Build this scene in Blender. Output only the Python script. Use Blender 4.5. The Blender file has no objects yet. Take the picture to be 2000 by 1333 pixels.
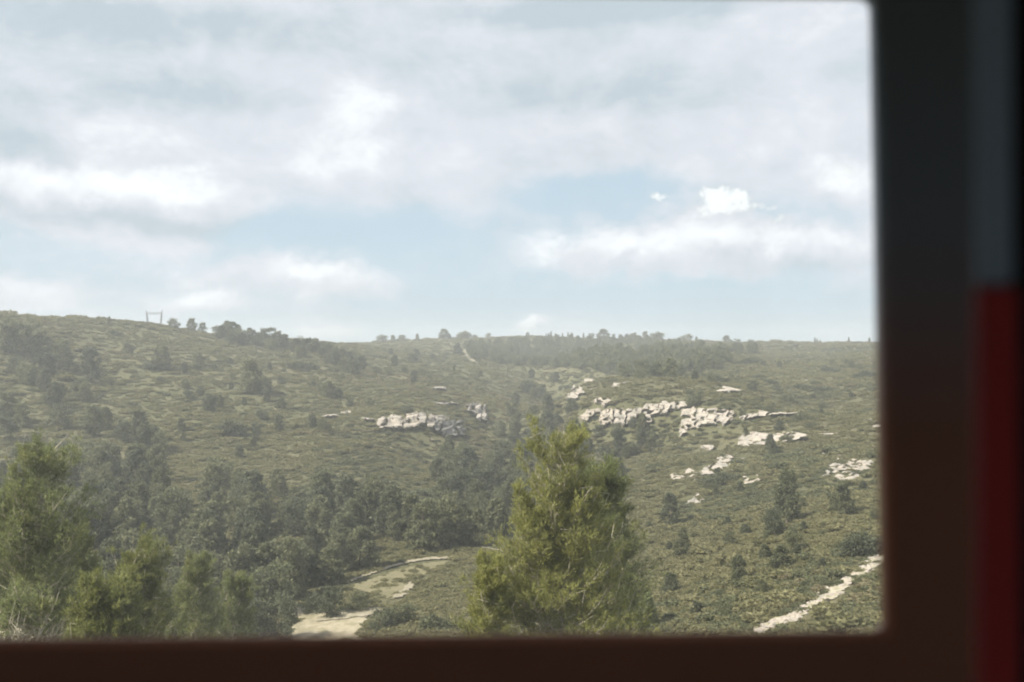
import bpy, bmesh, math, random, colorsys
import numpy as np
from mathutils import Vector, Matrix
from mathutils.bvhtree import BVHTree

# ------------------------------------------------------------------ camera
SC = bpy.context.scene
E = 45.0                      # eye height above the valley floor's zero level
F = 1921.0                    # focal length in pixels of the 2000 px wide photograph
HOR = 680.0
cam_d = bpy.data.cameras.new('camera')
cam = bpy.data.objects.new('camera', cam_d)
SC.collection.objects.link(cam)
cam.location = (0, 0, E)
cam.rotation_euler = (math.radians(90) + math.atan((HOR - 666.5) / F), 0, 0)
cam_d.sensor_width = 36
cam_d.lens = 36 * F / 2000
cam_d.clip_start = 0.05
cam_d.clip_end = 9000
cam_d.dof.use_dof = True
cam_d.dof.focus_distance = 260
cam_d.dof.aperture_fstop = 2.9
SC.camera = cam

# ------------------------------------------------------------------ sky, sun, exposure
SUN_EL = 44.0
SUN_DIR = Vector((-0.86, -0.34, 0)).normalized()         # horizontal direction towards the sun
SUN_AZ = math.atan2(SUN_DIR.x, SUN_DIR.y)
world = bpy.data.worlds.new('World')
SC.world = world
world.use_nodes = True
nt = world.node_tree
nt.nodes.clear()


class G:
    """tiny helper for shader maths"""
    def __init__(s, nt): s.nt = nt; s.l = nt.links
    def n(s, t, **k):
        x = s.nt.nodes.new(t)
        for a, b in k.items(): setattr(x, a, b)
        return x
    def put(s, sock, v):
        if isinstance(v, bpy.types.NodeSocket): s.l.new(v, sock)
        elif v is not None: sock.default_value = v
    def m(s, op, a, b=None, c=None, clamp=False):
        x = s.n('ShaderNodeMath', operation=op, use_clamp=clamp)
        s.put(x.inputs[0], a); s.put(x.inputs[1], b); s.put(x.inputs[2], c)
        return x.outputs[0]
    def v(s, op, a, b=None, out=0):
        x = s.n('ShaderNodeVectorMath', operation=op)
        s.put(x.inputs[0], a); s.put(x.inputs[1], b)
        return x.outputs[out]
    def noise(s, vec, scale, detail=4, rough=.5, out=0, dist=0, dim='3D'):
        x = s.n('ShaderNodeTexNoise', noise_dimensions=dim)
        s.put(x.inputs['Vector'], vec); x.inputs['Scale'].default_value = scale
        x.inputs['Detail'].default_value = detail; x.inputs['Roughness'].default_value = rough
        x.inputs['Distortion'].default_value = dist
        return x.outputs[out]
    def ss(s, x, a, b, c=0.0, d=1.0):
        q = s.n('ShaderNodeMapRange', interpolation_type='SMOOTHSTEP')
        s.put(q.inputs[0], x); s.put(q.inputs[1], a); s.put(q.inputs[2], b); s.put(q.inputs[3], c); s.put(q.inputs[4], d)
        return q.outputs[0]
    def mix(s, f, a, b, mode='MIX'):
        q = s.n('ShaderNodeMix', data_type='RGBA', blend_type=mode)
        s.put(q.inputs[0], f)
        s.put(q.inputs[6], a if isinstance(a, bpy.types.NodeSocket) else (*a, 1))
        s.put(q.inputs[7], b if isinstance(b, bpy.types.NodeSocket) else (*b, 1))
        return q.outputs[2]


g = G(nt)
tc = g.n('ShaderNodeTexCoord')
D = tc.outputs['Generated']
sep = g.n('ShaderNodeSeparateXYZ'); nt.links.new(D, sep.inputs[0])
az = g.m('ARCTAN2', sep.outputs[0], sep.outputs[1])
el = g.m('ARCSINE', sep.outputs[2])
comb = g.n('ShaderNodeCombineXYZ')
nt.links.new(az, comb.inputs[0]); nt.links.new(el, comb.inputs[1])
P = comb.outputs[0]                                      # azimuth, elevation in radians
# two scales of ragged distortion, so that clouds have torn edges
w1 = g.v('SUBTRACT', g.noise(D, 7, 5, .6, out=1), (.5, .5, .5))
w2 = g.v('SUBTRACT', g.noise(D, 34, 4, .6, out=1), (.5, .5, .5))
s1 = g.n('ShaderNodeVectorMath', operation='SCALE'); nt.links.new(w1, s1.inputs[0]); s1.inputs[3].default_value = .085
s2 = g.n('ShaderNodeVectorMath', operation='SCALE'); nt.links.new(w2, s2.inputs[0]); s2.inputs[3].default_value = .022
PW = g.v('ADD', g.v('ADD', P, s1.outputs[0]), s2.outputs[0])


def blob(px, py, rx, ry, w, P=PW, hard=0.0):
    a = math.atan((px - 1000) / F); e = math.atan((HOR - py) / math.hypot(F, px - 1000))
    d = g.v('MULTIPLY', g.v('SUBTRACT', P, (a, e, 0)), (F / rx, F / ry, 0))
    r = g.v('LENGTH', d, out=1)
    return g.ss(r, hard, 1.0, w, 0.0)


def total(xs):
    o = xs[0]
    for x in xs[1:]: o = g.m('ADD', o, x)
    return o


flat = g.v('MULTIPLY', D, (1, 1, 1.7))
n_big = g.noise(flat, 3.2, 6, .55, dist=.3)
n_mid = g.noise(flat, 8.0, 8, .66, dist=.35)
n_fine = g.noise(flat, 26, 6, .68, dist=.3)
cover = total([
    g.m('MULTIPLY_ADD', n_big, .9, -.47), g.m('MULTIPLY_ADD', n_mid, .75, -.375), g.m('MULTIPLY_ADD', n_fine, .35, -.175),
    g.ss(el, .10, .22, .16, .72),
    blob(150, 360, 460, 125, .75), blob(700, 260, 330, 160, .5), blob(850, 350, 300, 80, .4), blob(300, 440, 300, 40, .15),
    blob(1600, 270, 420, 130, .55), blob(1250, 480, 330, 75, .65), blob(1520, 480, 330, 70, .6),
    blob(600, 540, 300, 58, .62), blob(400, 595, 130, 38, .45), blob(60, 590, 150, 50, .5), blob(300, 460, 160, 40, .35),
    blob(1640, 350, 130, 70, .5), blob(640, 655, 110, 30, .35), blob(1035, 643, 60, 24, .5),
    blob(1330, 30, 420, 60, -.1), blob(1180, 365, 340, 60, -.5), blob(640, 450, 340, 42, -.45), blob(1400, 590, 500, 60, -.5),
    blob(950, 590, 190, 75, -.35), blob(20, 270, 90, 60, -.12),
])
cov = g.ss(cover, -.02, .52)
lit = total([
    g.m('MULTIPLY_ADD', n_mid, 1.9, -.90), g.m('MULTIPLY_ADD', n_fine, .8, -.40),
    blob(120, 345, 330, 60, .55), blob(330, 360, 190, 45, .4), blob(700, 225, 130, 90, .42), blob(760, 320, 260, 60, .25), blob(670, 295, 150, 60, .3),
    blob(200, 250, 200, 60, .25), blob(1150, 460, 220, 60, .65), blob(1060, 500, 80, 40, .5), blob(1360, 465, 220, 45, .5), blob(1600, 460, 160, 40, .4),
    blob(1640, 345, 110, 55, .6), blob(1600, 250, 260, 90, .15), blob(600, 525, 260, 45, .6), blob(400, 585, 130, 36, .6),
    blob(60, 580, 130, 50, .4), blob(1035, 640, 60, 26, .5), blob(1560, 480, 200, 40, .3),
    blob(300, 40, 520, 70, -.7), blob(1150, 20, 560, 60, -.75), blob(300, 180, 420, 55, -.55), blob(1250, 190, 380, 70, -.55), blob(1000, 300, 300, 40, -.2),
    blob(300, 425, 420, 34, -.5), blob(1500, 515, 420, 26, -.35), blob(880, 60, 90, 50, .1), blob(50, 255, 140, 70, -.7),
])
litf = g.ss(lit, -.25, .75)
# crisp small cumulus, its edges torn at a finer scale
s3 = g.n('ShaderNodeVectorMath', operation='SCALE'); nt.links.new(g.v('SUBTRACT', g.noise(D, 55, 6, .7, out=1), (.5, .5, .5)), s3.inputs[0]); s3.inputs[3].default_value = .017
PF = g.v('ADD', P, s3.outputs[0])
cr = total([blob(1388, 398, 46, 44, 1.1, PF, .2), blob(1440, 396, 58, 34, 1.0, PF, .2), blob(1420, 374, 46, 24, .8, PF, .1), blob(1380, 378, 26, 16, .5, PF, .1), blob(1490, 400, 50, 14, .5, PF), blob(1290, 381, 38, 14, .8, PF, .3),
            blob(1515, 428, 46, 18, .8, PF, .2), blob(1640, 338, 56, 30, .8, PF, .2), blob(1510, 405, 34, 10, .5, PF), blob(1500, 470, 200, 12, .0, PF),
            blob(1035, 642, 46, 20, .6, PF, .3)])
crn = total([cr, g.m('MULTIPLY_ADD', g.noise(D, 62, 6, .66), 3.4, -1.7), -.12])
crisp = g.m('MULTIPLY', g.ss(crn, .12, 1.15), g.ss(cr, .0, .5))
cshade = g.m('MULTIPLY_ADD', g.ss(g.m('SUBTRACT', crn, g.m('MULTIPLY', g.noise(D, 95, 4, .6), 1.2)), .45, -.35), -.26, 1.0)

sky = g.n('ShaderNodeTexSky', sky_type='NISHITA')
sky.sun_disc = False
sky.sun_elevation = math.radians(SUN_EL)
sky.sun_rotation = SUN_AZ
sky.air_density = 1.0; sky.dust_density = 2.0; sky.ozone_density = 1.0; sky.altitude = 300
bg1 = g.n('ShaderNodeBackground'); bg1.inputs[1].default_value = 0.06
nt.links.new(sky.outputs[0], bg1.inputs[0])
# thin high veil over the blue, thicker towards the horizon
veil = g.n('ShaderNodeBackground'); veil.inputs[0].default_value = (.365, .445, .525, 1); veil.inputs[1].default_value = 1.0
mv = g.n('ShaderNodeMixShader'); mv.inputs[0].default_value = .80
nt.links.new(bg1.outputs[0], mv.inputs[1]); nt.links.new(veil.outputs[0], mv.inputs[2])
ccol = g.mix(g.ss(lit, .12, 1.0), g.mix(g.ss(lit, -.60, .25), (.335, .375, .420), (.462, .470, .516)), (.665, .668, .695))
bg2 = g.n('ShaderNodeBackground'); nt.links.new(ccol, bg2.inputs[0]); bg2.inputs[1].default_value = 1.0
ms = g.n('ShaderNodeMixShader')
nt.links.new(g.m('MULTIPLY', cov, .93), ms.inputs[0]); nt.links.new(mv.outputs[0], ms.inputs[1]); nt.links.new(bg2.outputs[0], ms.inputs[2])
bg3 = g.n('ShaderNodeBackground'); bg3.inputs[0].default_value = (.61, .62, .635, 1); nt.links.new(cshade, bg3.inputs[1])
ms3 = g.n('ShaderNodeMixShader')
nt.links.new(crisp, ms3.inputs[0]); nt.links.new(ms.outputs[0], ms3.inputs[1]); nt.links.new(bg3.outputs[0], ms3.inputs[2])
wo = g.n('ShaderNodeOutputWorld'); nt.links.new(ms3.outputs[0], wo.inputs[0])

sun_d = bpy.data.lights.new('sun', 'SUN')
sun_d.energy = 5.0
sun_d.angle = math.radians(0.6)
sun_d.color = (1.0, .93, .82)
sun = bpy.data.objects.new('sun', sun_d)
SC.collection.objects.link(sun)
to_sun = Vector((SUN_DIR.x * math.cos(math.radians(SUN_EL)), SUN_DIR.y * math.cos(math.radians(SUN_EL)), math.sin(math.radians(SUN_EL))))
sun.rotation_euler = to_sun.to_track_quat('Z', 'Y').to_euler()
sun.location = (0, 0, 120)

vs = SC.view_settings
SC.display_settings.display_device = 'sRGB'
vs.view_transform = 'Standard'; vs.look = 'None'; vs.exposure = 0.88; vs.gamma = 1.0; vs.use_curve_mapping = False
cy = SC.cycles
cy.use_denoising = True
cy.max_bounces = 6; cy.diffuse_bounces = 3; cy.glossy_bounces = 2; cy.transmission_bounces = 3
cy.transparent_max_bounces = 8; cy.volume_bounces = 0
cy.use_adaptive_sampling = True; cy.adaptive_threshold = 0.02
cy.caustics_reflective = False; cy.caustics_refractive = False
cy.pixel_filter_type = 'BLACKMAN_HARRIS'; cy.filter_width = 2.0
cy.sample_clamp_indirect = 4

# ------------------------------------------------------------------ helpers
COL = SC.collection
RNG = random.Random(7)
NPR = np.random.default_rng(11)


def mesh_np(name, V, T, mat=None, smooth=False):
    """mesh from numpy vertices (n,3) and equal-sided faces (m,k)"""
    V = np.asarray(V, np.float32); T = np.asarray(T, np.int32)
    me = bpy.data.meshes.new(name)
    m, k = T.shape
    me.vertices.add(len(V)); me.vertices.foreach_set('co', V.ravel())
    me.loops.add(m * k); me.loops.foreach_set('vertex_index', T.ravel())
    me.polygons.add(m)
    me.polygons.foreach_set('loop_start', np.arange(0, m * k, k, dtype=np.int32))
    if smooth: me.polygons.foreach_set('use_smooth', np.ones(m, bool))
    me.update(calc_edges=True)
    me.validate()
    if mat: me.materials.append(mat)
    return me


def link(name, me, parent=None, loc=(0, 0, 0)):
    o = bpy.data.objects.new(name, me)
    COL.objects.link(o)
    if parent: o.parent = parent
    o.location = loc
    return o


def tag(o, label=None, cat=None, group=None, kind=None):
    if label: o['label'] = label
    if cat: o['category'] = cat
    if group: o['group'] = group
    if kind: o['kind'] = kind
    return o


def box_bm(bm, a, b):
    x0, y0, z0 = a; x1, y1, z1 = b
    vs = [bm.verts.new(p) for p in ((x0, y0, z0), (x1, y0, z0), (x1, y1, z0), (x0, y1, z0), (x0, y0, z1), (x1, y0, z1), (x1, y1, z1), (x0, y1, z1))]
    for f in ((0, 3, 2, 1), (4, 5, 6, 7), (0, 1, 5, 4), (1, 2, 6, 5), (2, 3, 7, 6), (3, 0, 4, 7)):
        bm.faces.new([vs[i] for i in f])


def box_obj(name, a, b, mat, parent=None, bevel=0.0, seg=3):
    bm = bmesh.new(); box_bm(bm, a, b)
    if bevel: bmesh.ops.bevel(bm, geom=bm.edges[:], offset=bevel, segments=seg, affect='EDGES', profile=.5)
    me = bpy.data.meshes.new(name); bm.to_mesh(me); bm.free(); me.materials.append(mat)
    return link(name, me, parent)


class Tubes:
    def __init__(s): s.V = []; s.T = []; s.n = 0
    def add(s, pts, rads, k=5):
        pts = np.asarray(pts, float); n = len(pts)
        tg = np.gradient(pts, axis=0); tg /= np.linalg.norm(tg, axis=1)[:, None] + 1e-9
        ref = np.where(np.abs(tg[:, 2:3]) > .9, np.array([[1., 0, 0]]), np.array([[0, 0, 1.]]))
        u = np.cross(tg, ref); u /= np.linalg.norm(u, axis=1)[:, None] + 1e-9
        v = np.cross(tg, u)
        a = np.arange(k) * 2 * math.pi / k
        ring = pts[:, None] + np.asarray(rads)[:, None, None] * (np.cos(a)[None, :, None] * u[:, None] + np.sin(a)[None, :, None] * v[:, None])
        s.V.append(ring.reshape(-1, 3))
        i = np.arange(n - 1)[:, None] * k; j = np.arange(k)[None]; j2 = (j + 1) % k
        q = np.stack([i + j, i + j2, i + k + j2, i + k + j], -1).reshape(-1, 4) + s.n
        s.T.append(q); s.n += n * k
    def mesh(s, name, mat, smooth=True):
        return mesh_np(name, np.concatenate(s.V), np.concatenate(s.T), mat, smooth)


def hash2(ix, iy, seed):
    h = (ix.astype(np.int64) * 374761393 + iy.astype(np.int64) * 668265263 + seed * 1442695041) & 0x7fffffff
    h = ((h ^ (h >> 13)) * 1274126177) & 0x7fffffff
    return ((h ^ (h >> 16)) & 0xffff) / 65535.0


def vnoise(x, y, seed=0):
    ix = np.floor(x); iy = np.floor(y); fx = x - ix; fy = y - iy
    ux = fx * fx * (3 - 2 * fx); uy = fy * fy * (3 - 2 * fy)
    a = hash2(ix, iy, seed); b = hash2(ix + 1, iy, seed); c = hash2(ix, iy + 1, seed); d = hash2(ix + 1, iy + 1, seed)
    return (a + (b - a) * ux) * (1 - uy) + (c + (d - c) * ux) * uy - .5


def fbm(x, y, octs, seed=0):
    t = 0; a = 1.0
    for i in range(octs):
        t = t + a * vnoise(x * 2 ** i, y * 2 ** i, seed + i); a *= .5
    return t


# ------------------------------------------------------------------ materials
def material(name):
    m = bpy.data.materials.new(name); m.use_nodes = True
    t = m.node_tree; t.nodes.clear()
    return m, G(t), t


def out(t, sh):
    o = t.nodes.new('ShaderNodeOutputMaterial'); t.links.new(sh, o.inputs[0])


def foliage(name, c1, c2, c3, trans=.25, scale=1.2):
    """c1..c2 vary from plant to plant, c3 flecks"""
    m, h, t = material(name)
    oi = h.n('ShaderNodeObjectInfo'); geo = h.n('ShaderNodeNewGeometry')
    c = h.mix(oi.outputs['Random'], c1, c2)
    c = h.mix(h.ss(h.noise(geo.outputs['Position'], scale, 3, .6), .48, .70), c, c3)
    v = h.m('MULTIPLY_ADD', geo.outputs['Random Per Island'], .7, .65)
    c = h.mix(1.0, c, h.n('ShaderNodeCombineColor').outputs[0], 'MULTIPLY') if False else h.v('SCALE', c) if False else c
    sc = h.n('ShaderNodeVectorMath', operation='SCALE'); t.links.new(c, sc.inputs[0]); t.links.new(v, sc.inputs[3])
    c = sc.outputs[0]
    d = h.n('ShaderNodeBsdfPrincipled'); t.links.new(c, d.inputs['Base Color']); d.inputs['Roughness'].default_value = .6
    d.inputs['Specular IOR Level'].default_value = .3
    tr = h.n('ShaderNodeBsdfTranslucent'); t.links.new(c, tr.inputs[0])
    x = h.n('ShaderNodeMixShader'); x.inputs[0].default_value = trans
    t.links.new(d.outputs[0], x.inputs[1]); t.links.new(tr.outputs[0], x.inputs[2])
    out(t, x.outputs[0])
    return m


M_PINE = foliage('pine_needles', (.150, .160, .088), (.200, .200, .110), (.135, .145, .078), .5)
M_FAR = foliage('far_pine_needles', (.135, .15, .075), (.175, .18, .09), (.12, .135, .068), .35, .3)
M_DARK = foliage('dark_foliage', (.095, .106, .062), (.130, .138, .078), (.085, .096, .055), .45)
M_SCRUB = foliage('garrigue_scrub', (.190, .182, .088), (.240, .220, .114), (.205, .194, .096), .45)
M_SCRUB_O = foliage('dry_ochre_scrub', (.205, .180, .100), (.245, .210, .120), (.19, .172, .09), .42)
M_SCRUB_D = foliage('dark_scrub', (.118, .126, .066), (.155, .156, .080), (.125, .13, .068), .4)
M_HERO = foliage('bright_pine_needles', (.300, .300, .100), (.31, .31, .105), (.21, .22, .075), .55, .7)
M_HERO2 = foliage('green_pine_needles', (.190, .215, .090), (.21, .23, .094), (.24, .245, .09), .55, .7)
M_GOLD = foliage('yellow_green_leaves', (.205, .215, .070), (.21, .22, .075), (.165, .18, .06), .5, .9)


def simple(name, c, c2=None, scale=3.0, rough=.85, bump=0.0, detail=6, spec=.3):
    m, h, t = material(name)
    geo = h.n('ShaderNodeNewGeometry')
    p = h.n('ShaderNodeBsdfPrincipled'); p.inputs['Roughness'].default_value = rough; p.inputs['Specular IOR Level'].default_value = spec
    n = h.noise(geo.outputs['Position'], scale, detail, .6)
    t.links.new(h.mix(h.ss(n, .35, .68), c, c2 or tuple(q * .7 for q in c)), p.inputs['Base Color'])
    if bump:
        b = h.n('ShaderNodeBump'); b.inputs['Strength'].default_value = bump; b.inputs['Distance'].default_value = .3
        t.links.new(n, b.inputs['Height']); t.links.new(b.outputs[0], p.inputs['Normal'])
    out(t, p.outputs[0])
    return m


M_BARK = simple('bark', (.20, .17, .14), (.11, .09, .07), 6)
M_PALEBARK = simple('sun_bleached_twig', (.50, .455, .36), (.36, .32, .25), 4)
M_STEEL = simple('galvanised_steel', (.42, .44, .46), (.34, .36, .38), 2, .5)
M_PATH = simple('pale_dirt', (.30, .26, .195), (.19, .17, .11), .8, .95, .2)
M_SHADEROCK = simple('painted_shade_limestone', (.20, .185, .17), (.13, .125, .11), 1.0, .95, .5)  # darker grey limestone: shade on the cliff foot painted into the colour
M_STONY = simple('stony_dirt', (.40, .355, .285), (.22, .20, .12), 1.3, .95, .3)
M_SAND = simple('bare_pale_earth', (.34, .295, .215), (.21, .185, .115), .7, .95, .2)
M_FIELD = simple('dry_meadow', (.18, .158, .092), (.14, .128, .070), .3, .95, .3)

# limestone: pale cream, weathered grey streaks, ochre stains in the seams
m, h, t = material('limestone')
geo = h.n('ShaderNodeNewGeometry'); oi = h.n('ShaderNodeObjectInfo')
stretch = h.v('MULTIPLY', geo.outputs['Position'], (1, 1, 3.2))
n1 = h.noise(geo.outputs['Position'], .35, 6, .65); n2 = h.noise(stretch, 1.1, 6, .7)
c = h.mix(h.ss(n1, .42, .62), (.42, .37, .325), (.25, .235, .21))
c = h.mix(h.ss(n2, .60, .78), c, (.16, .135, .11))
c = h.mix(h.m('MULTIPLY', oi.outputs['Random'], .45), c, (.40, .34, .27))
p = h.n('ShaderNodeBsdfPrincipled'); t.links.new(c, p.inputs['Base Color']); p.inputs['Roughness'].default_value = .9
p.inputs['Specular IOR Level'].default_value = .15
b = h.n('ShaderNodeBump'); b.inputs['Strength'].default_value = .8; b.inputs['Distance'].default_value = .5
t.links.new(n2, b.inputs['Height']); t.links.new(b.outputs[0], p.inputs['Normal'])
out(t, p.outputs[0]); M_ROCK = m

# hillside ground: grey-green garrigue, drier ochre patches, flecks of stone
m, h, t = material('hillside_ground')
geo = h.n('ShaderNodeNewGeometry'); pos = geo.outputs['Position']
c = h.mix(h.ss(h.noise(pos, .012, 5, .6), .42, .62), (.125, .122, .068), (.155, .140, .084))
c = h.mix(h.ss(h.noise(pos, .05, 6, .7), .48, .66), c, (.096, .096, .050))
c = h.mix(h.ss(h.noise(pos, .35, 5, .75), .50, .66), c, (.080, .080, .040))
c = h.mix(h.ss(h.noise(pos, .9, 4, .7), .66, .74), c, (.20, .18, .13))
p = h.n('ShaderNodeBsdfPrincipled'); t.links.new(c, p.inputs['Base Color']); p.inputs['Roughness'].default_value = 1
p.inputs['Specular IOR Level'].default_value = .05
b = h.n('ShaderNodeBump'); b.inputs['Strength'].default_value = 1.0; b.inputs['Distance'].default_value = 1.0
t.links.new(h.noise(pos, .5, 6, .75), b.inputs['Height']); t.links.new(b.outputs[0], p.inputs['Normal'])
out(t, p.outputs[0]); M_GROUND = m

# ------------------------------------------------------------------ terrain
# (image column, image row, distance in metres) of points read off the hillsides -> world heights
CP = [
 (0,1330,95),(0,1160,150),(0,1060,190),(0,980,240),(0,880,310),(0,780,380),(0,700,430),(0,632,480),
 (-500,1000,220),(-500,850,300),(-500,700,400),(-500,610,470),
 (100,1290,110),(100,1150,155),(100,1060,190),(100,980,235),(100,880,310),(100,780,390),(100,700,450),(100,645,500),(100,627,540),
 (200,1250,125),(200,1150,158),(200,1040,200),(200,940,270),(200,840,350),(200,740,440),(200,660,520),(200,634,565),
 (330,1230,135),(330,1130,170),(330,1030,210),(330,950,260),(330,850,340),(330,750,435),(330,680,530),(330,643,610),
 (500,1230,140),(500,1170,158),(500,1080,188),(500,980,240),(500,880,320),(500,780,420),(500,700,550),(500,672,650),
 (700,1240,136),(700,1200,145),(700,1130,170),(700,1100,180),(700,1020,215),(700,930,275),(700,870,330),(700,800,405),(700,740,520),(700,700,640),(700,676,800),
 (830,1240,132),(830,1160,158),(830,1090,183),(830,1000,240),(830,920,320),(830,872,368),(830,838,376),(830,812,388),(830,770,470),(830,715,660),(830,690,850),(830,664,1080),
 (950,1240,130),(950,1160,155),(950,1090,182),(950,1000,245),(950,900,350),(950,840,425),(950,780,510),(950,730,650),(950,690,850),(950,661,1120),
 (1060,1240,118),(1060,1150,145),(1060,1000,235),(1060,880,390),(1060,800,530),(1060,750,660),(1060,710,860),(1060,657,1160),
 (1150,1230,112),(1150,1120,150),(1150,1040,190),(1150,950,255),(1150,870,330),(1150,838,343),(1150,796,355),(1150,750,460),(1150,700,680),(1150,662,1120),
 (1300,1230,103),(1300,1150,125),(1300,1080,150),(1300,1000,190),(1300,900,260),(1300,842,322),(1300,788,342),(1300,740,450),(1300,700,660),(1300,668,1060),
 (1400,1230,95),(1400,1140,118),(1400,1060,145),(1400,980,182),(1400,905,235),(1400,850,298),(1400,800,312),(1400,740,450),(1400,700,640),(1400,671,1020),
 (1550,1230,85),(1550,1130,106),(1550,1040,133),(1550,950,182),(1550,872,258),(1550,840,275),(1550,800,350),(1550,740,490),(1550,700,690),(1550,669,1020),
 (1720,1230,78),(1720,1150,92),(1720,1070,112),(1720,980,147),(1720,900,195),(1720,820,275),(1720,740,440),(1720,700,620),(1720,671,940),
 (2200,1230,74),(2200,1070,105),(2200,900,190),(2200,760,380),(2200,690,640),(2200,668,900),
]
pts = []
for px, py, Y in CP:
    pts.append(((px - 1000) / F * Y, Y, E - (py - HOR) / F * Y))
for X in (-200, -60, 0, 60, 200):
    pts += [(X, -8, E - 4), (X, 2.5, E - 4.0)]
for X in (-60, -20, 20, 60):
    pts += [(X, 12, E - 7), (X, 40, E - 15.5)]
pts += [(-60, 75, E - 28), (-20, 80, E - 29), (10, 80, E - 29.5), (-220, 60, E - 22), (250, 50, E - 12), (-800, -100, E - 20), (800, -100, E - 10), (0, -400, E - 30), (-900, 500, E), (1100, 500, E + 5)]
for a in range(-60, 61, 15):
    r = math.radians(a)
    pts.append((1500 * math.sin(r), 1500 * math.cos(r), E - 4)); pts.append((2300 * math.sin(r), 2300 * math.cos(r), E - 25))
for px, Y, dz in ((0, 700, 12), (200, 800, 10), (400, 900, 8), (600, 1000, 2)):
    pts.append(((px - 1000) / F * Y, Y, E + dz))
for a in (90, 130, 180, 230, 270):
    r = math.radians(a); pts.append((2000 * math.sin(r), 2000 * math.cos(r), E - 30))
pts = np.array(pts)


def warp(x, y):
    r = np.hypot(x, y) + 1.0
    s = r ** -.5
    return np.stack([x * s, y * s], -1)


CW = warp(pts[:, 0], pts[:, 1])


def tps(r2): return .5 * r2 * np.log(r2 + 1e-9)


n_ = len(pts)
d2 = ((CW[:, None] - CW[None]) ** 2).sum(-1)
A = np.zeros((n_ + 3, n_ + 3))
A[:n_, :n_] = tps(d2) + np.eye(n_) * .02
A[:n_, n_] = 1; A[:n_, n_ + 1:] = CW; A[n_, :n_] = 1; A[n_ + 1:, :n_] = CW.T
WT = np.linalg.solve(A, np.concatenate([pts[:, 2], np.zeros(3)]))


def height(x, y):
    x = np.asarray(x, float); y = np.asarray(y, float); sh = x.shape; x = x.ravel(); y = y.ravel()
    o = np.empty_like(x)
    for i in range(0, len(x), 20000):
        q = warp(x[i:i + 20000], y[i:i + 20000])
        d2 = ((q[:, None] - CW[None]) ** 2).sum(-1)
        o[i:i + 20000] = tps(d2) @ WT[:n_] + WT[n_] + q @ WT[n_ + 1:]
    r = np.hypot(x, y)
    amp = np.clip((r - 30) / 200, 0, 1)
    flat = np.clip(np.abs(o - (E - 40)) / 6 - .2, .15, 1)
    o += amp * flat * (fbm(x / 60, y / 60, 3, 5) * 2.6 + fbm(x / 14, y / 14, 3, 9) * 1.1)
    return o.reshape(sh)


th = np.concatenate([np.linspace(-180, -40, 15)[:-1], np.linspace(-40, -31, 7)[:-1], np.linspace(-31, 31, 372), np.linspace(31, 40, 7)[1:], np.linspace(40, 180, 15)[1:]])
NT = len(th) - 1
rr = np.exp(np.linspace(math.log(2.0), math.log(2600), 420))
TH, RR = np.meshgrid(np.radians(th[:-1]), rr, indexing='ij')
GX, GY = RR * np.sin(TH), RR * np.cos(TH)
GZ = height(GX, GY)
V = np.stack([GX, GY, GZ], -1).reshape(-1, 3)
nr = len(rr)
i = np.arange(NT)[:, None]; j = np.arange(nr - 1)[None]
i2 = (i + 1) % NT
Q = np.stack([i * nr + j, i * nr + j + 1, i2 * nr + j + 1, i2 * nr + j], -1).reshape(-1, 4)
c0 = len(V)
V = np.concatenate([V, [[0, 0, E - 4]]])
Tri = np.stack([np.arange(NT) * nr, ((np.arange(NT) + 1) % NT) * nr, np.full(NT, c0), np.full(NT, c0)], -1)
me = bpy.data.meshes.new('hillside')
allq = Q[:, ::-1][:, [0, 1, 2, 3]]
ls = np.concatenate([Q[:, ::1].ravel(), Tri[:, :3].ravel()]).astype(np.int32)
me.vertices.add(len(V)); me.vertices.foreach_set('co', V.astype(np.float32).ravel())
me.loops.add(len(ls)); me.loops.foreach_set('vertex_index', ls)
st = np.concatenate([np.arange(len(Q)) * 4, len(Q) * 4 + np.arange(NT) * 3]).astype(np.int32)
me.polygons.add(len(st)); me.polygons.foreach_set('loop_start', st)
me.polygons.foreach_set('use_smooth', np.ones(len(st), bool))
me.update(calc_edges=True); me.validate()
bm = bmesh.new(); bm.from_mesh(me); bmesh.ops.recalc_face_normals(bm, faces=bm.faces)
bm.faces.ensure_lookup_table()
if bm.faces[1000].normal.z < 0: bmesh.ops.reverse_faces(bm, faces=bm.faces)
bm.to_mesh(me)
BVH = BVHTree.FromBMesh(bm); bm.free()
me.materials.append(M_GROUND)
tag(link('hillside', me), 'rolling garrigue hillsides and valley of grey green scrub', kind='structure')


def zat(x, y):
    h = BVH.ray_cast(Vector((x, y, 400)), Vector((0, 0, -1)))
    return h[0].z if h[0] else 0.0


def hit(px, py):
    d = Vector(((px - 1000) / F, 1.0, (HOR - py) / F)).normalized()
    h = BVH.ray_cast(Vector((0, 6, E)) + d * .01 + Vector((d.x / d.y * 6, 0, d.z / d.y * 6)), d)
    return h[0]


def hit_crest(px, py):
    """ground point seen at that pixel, or the crest below it"""
    for k in range(40):
        p = hit(px, py + k * 1.5)
        if p: return p
    return None


def inpoly(x, y, poly):
    c = False; n = len(poly); j = n - 1
    for i in range(n):
        xi, yi = poly[i]; xj, yj = poly[j]
        if (yi > y) != (yj > y) and x < (xj - xi) * (y - yi) / (yj - yi) + xi: c = not c
        j = i
    return c


# ------------------------------------------------------------------ tracks, clearing, meadow: sheets draped over the ground
KEEP_OUT = []


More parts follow.
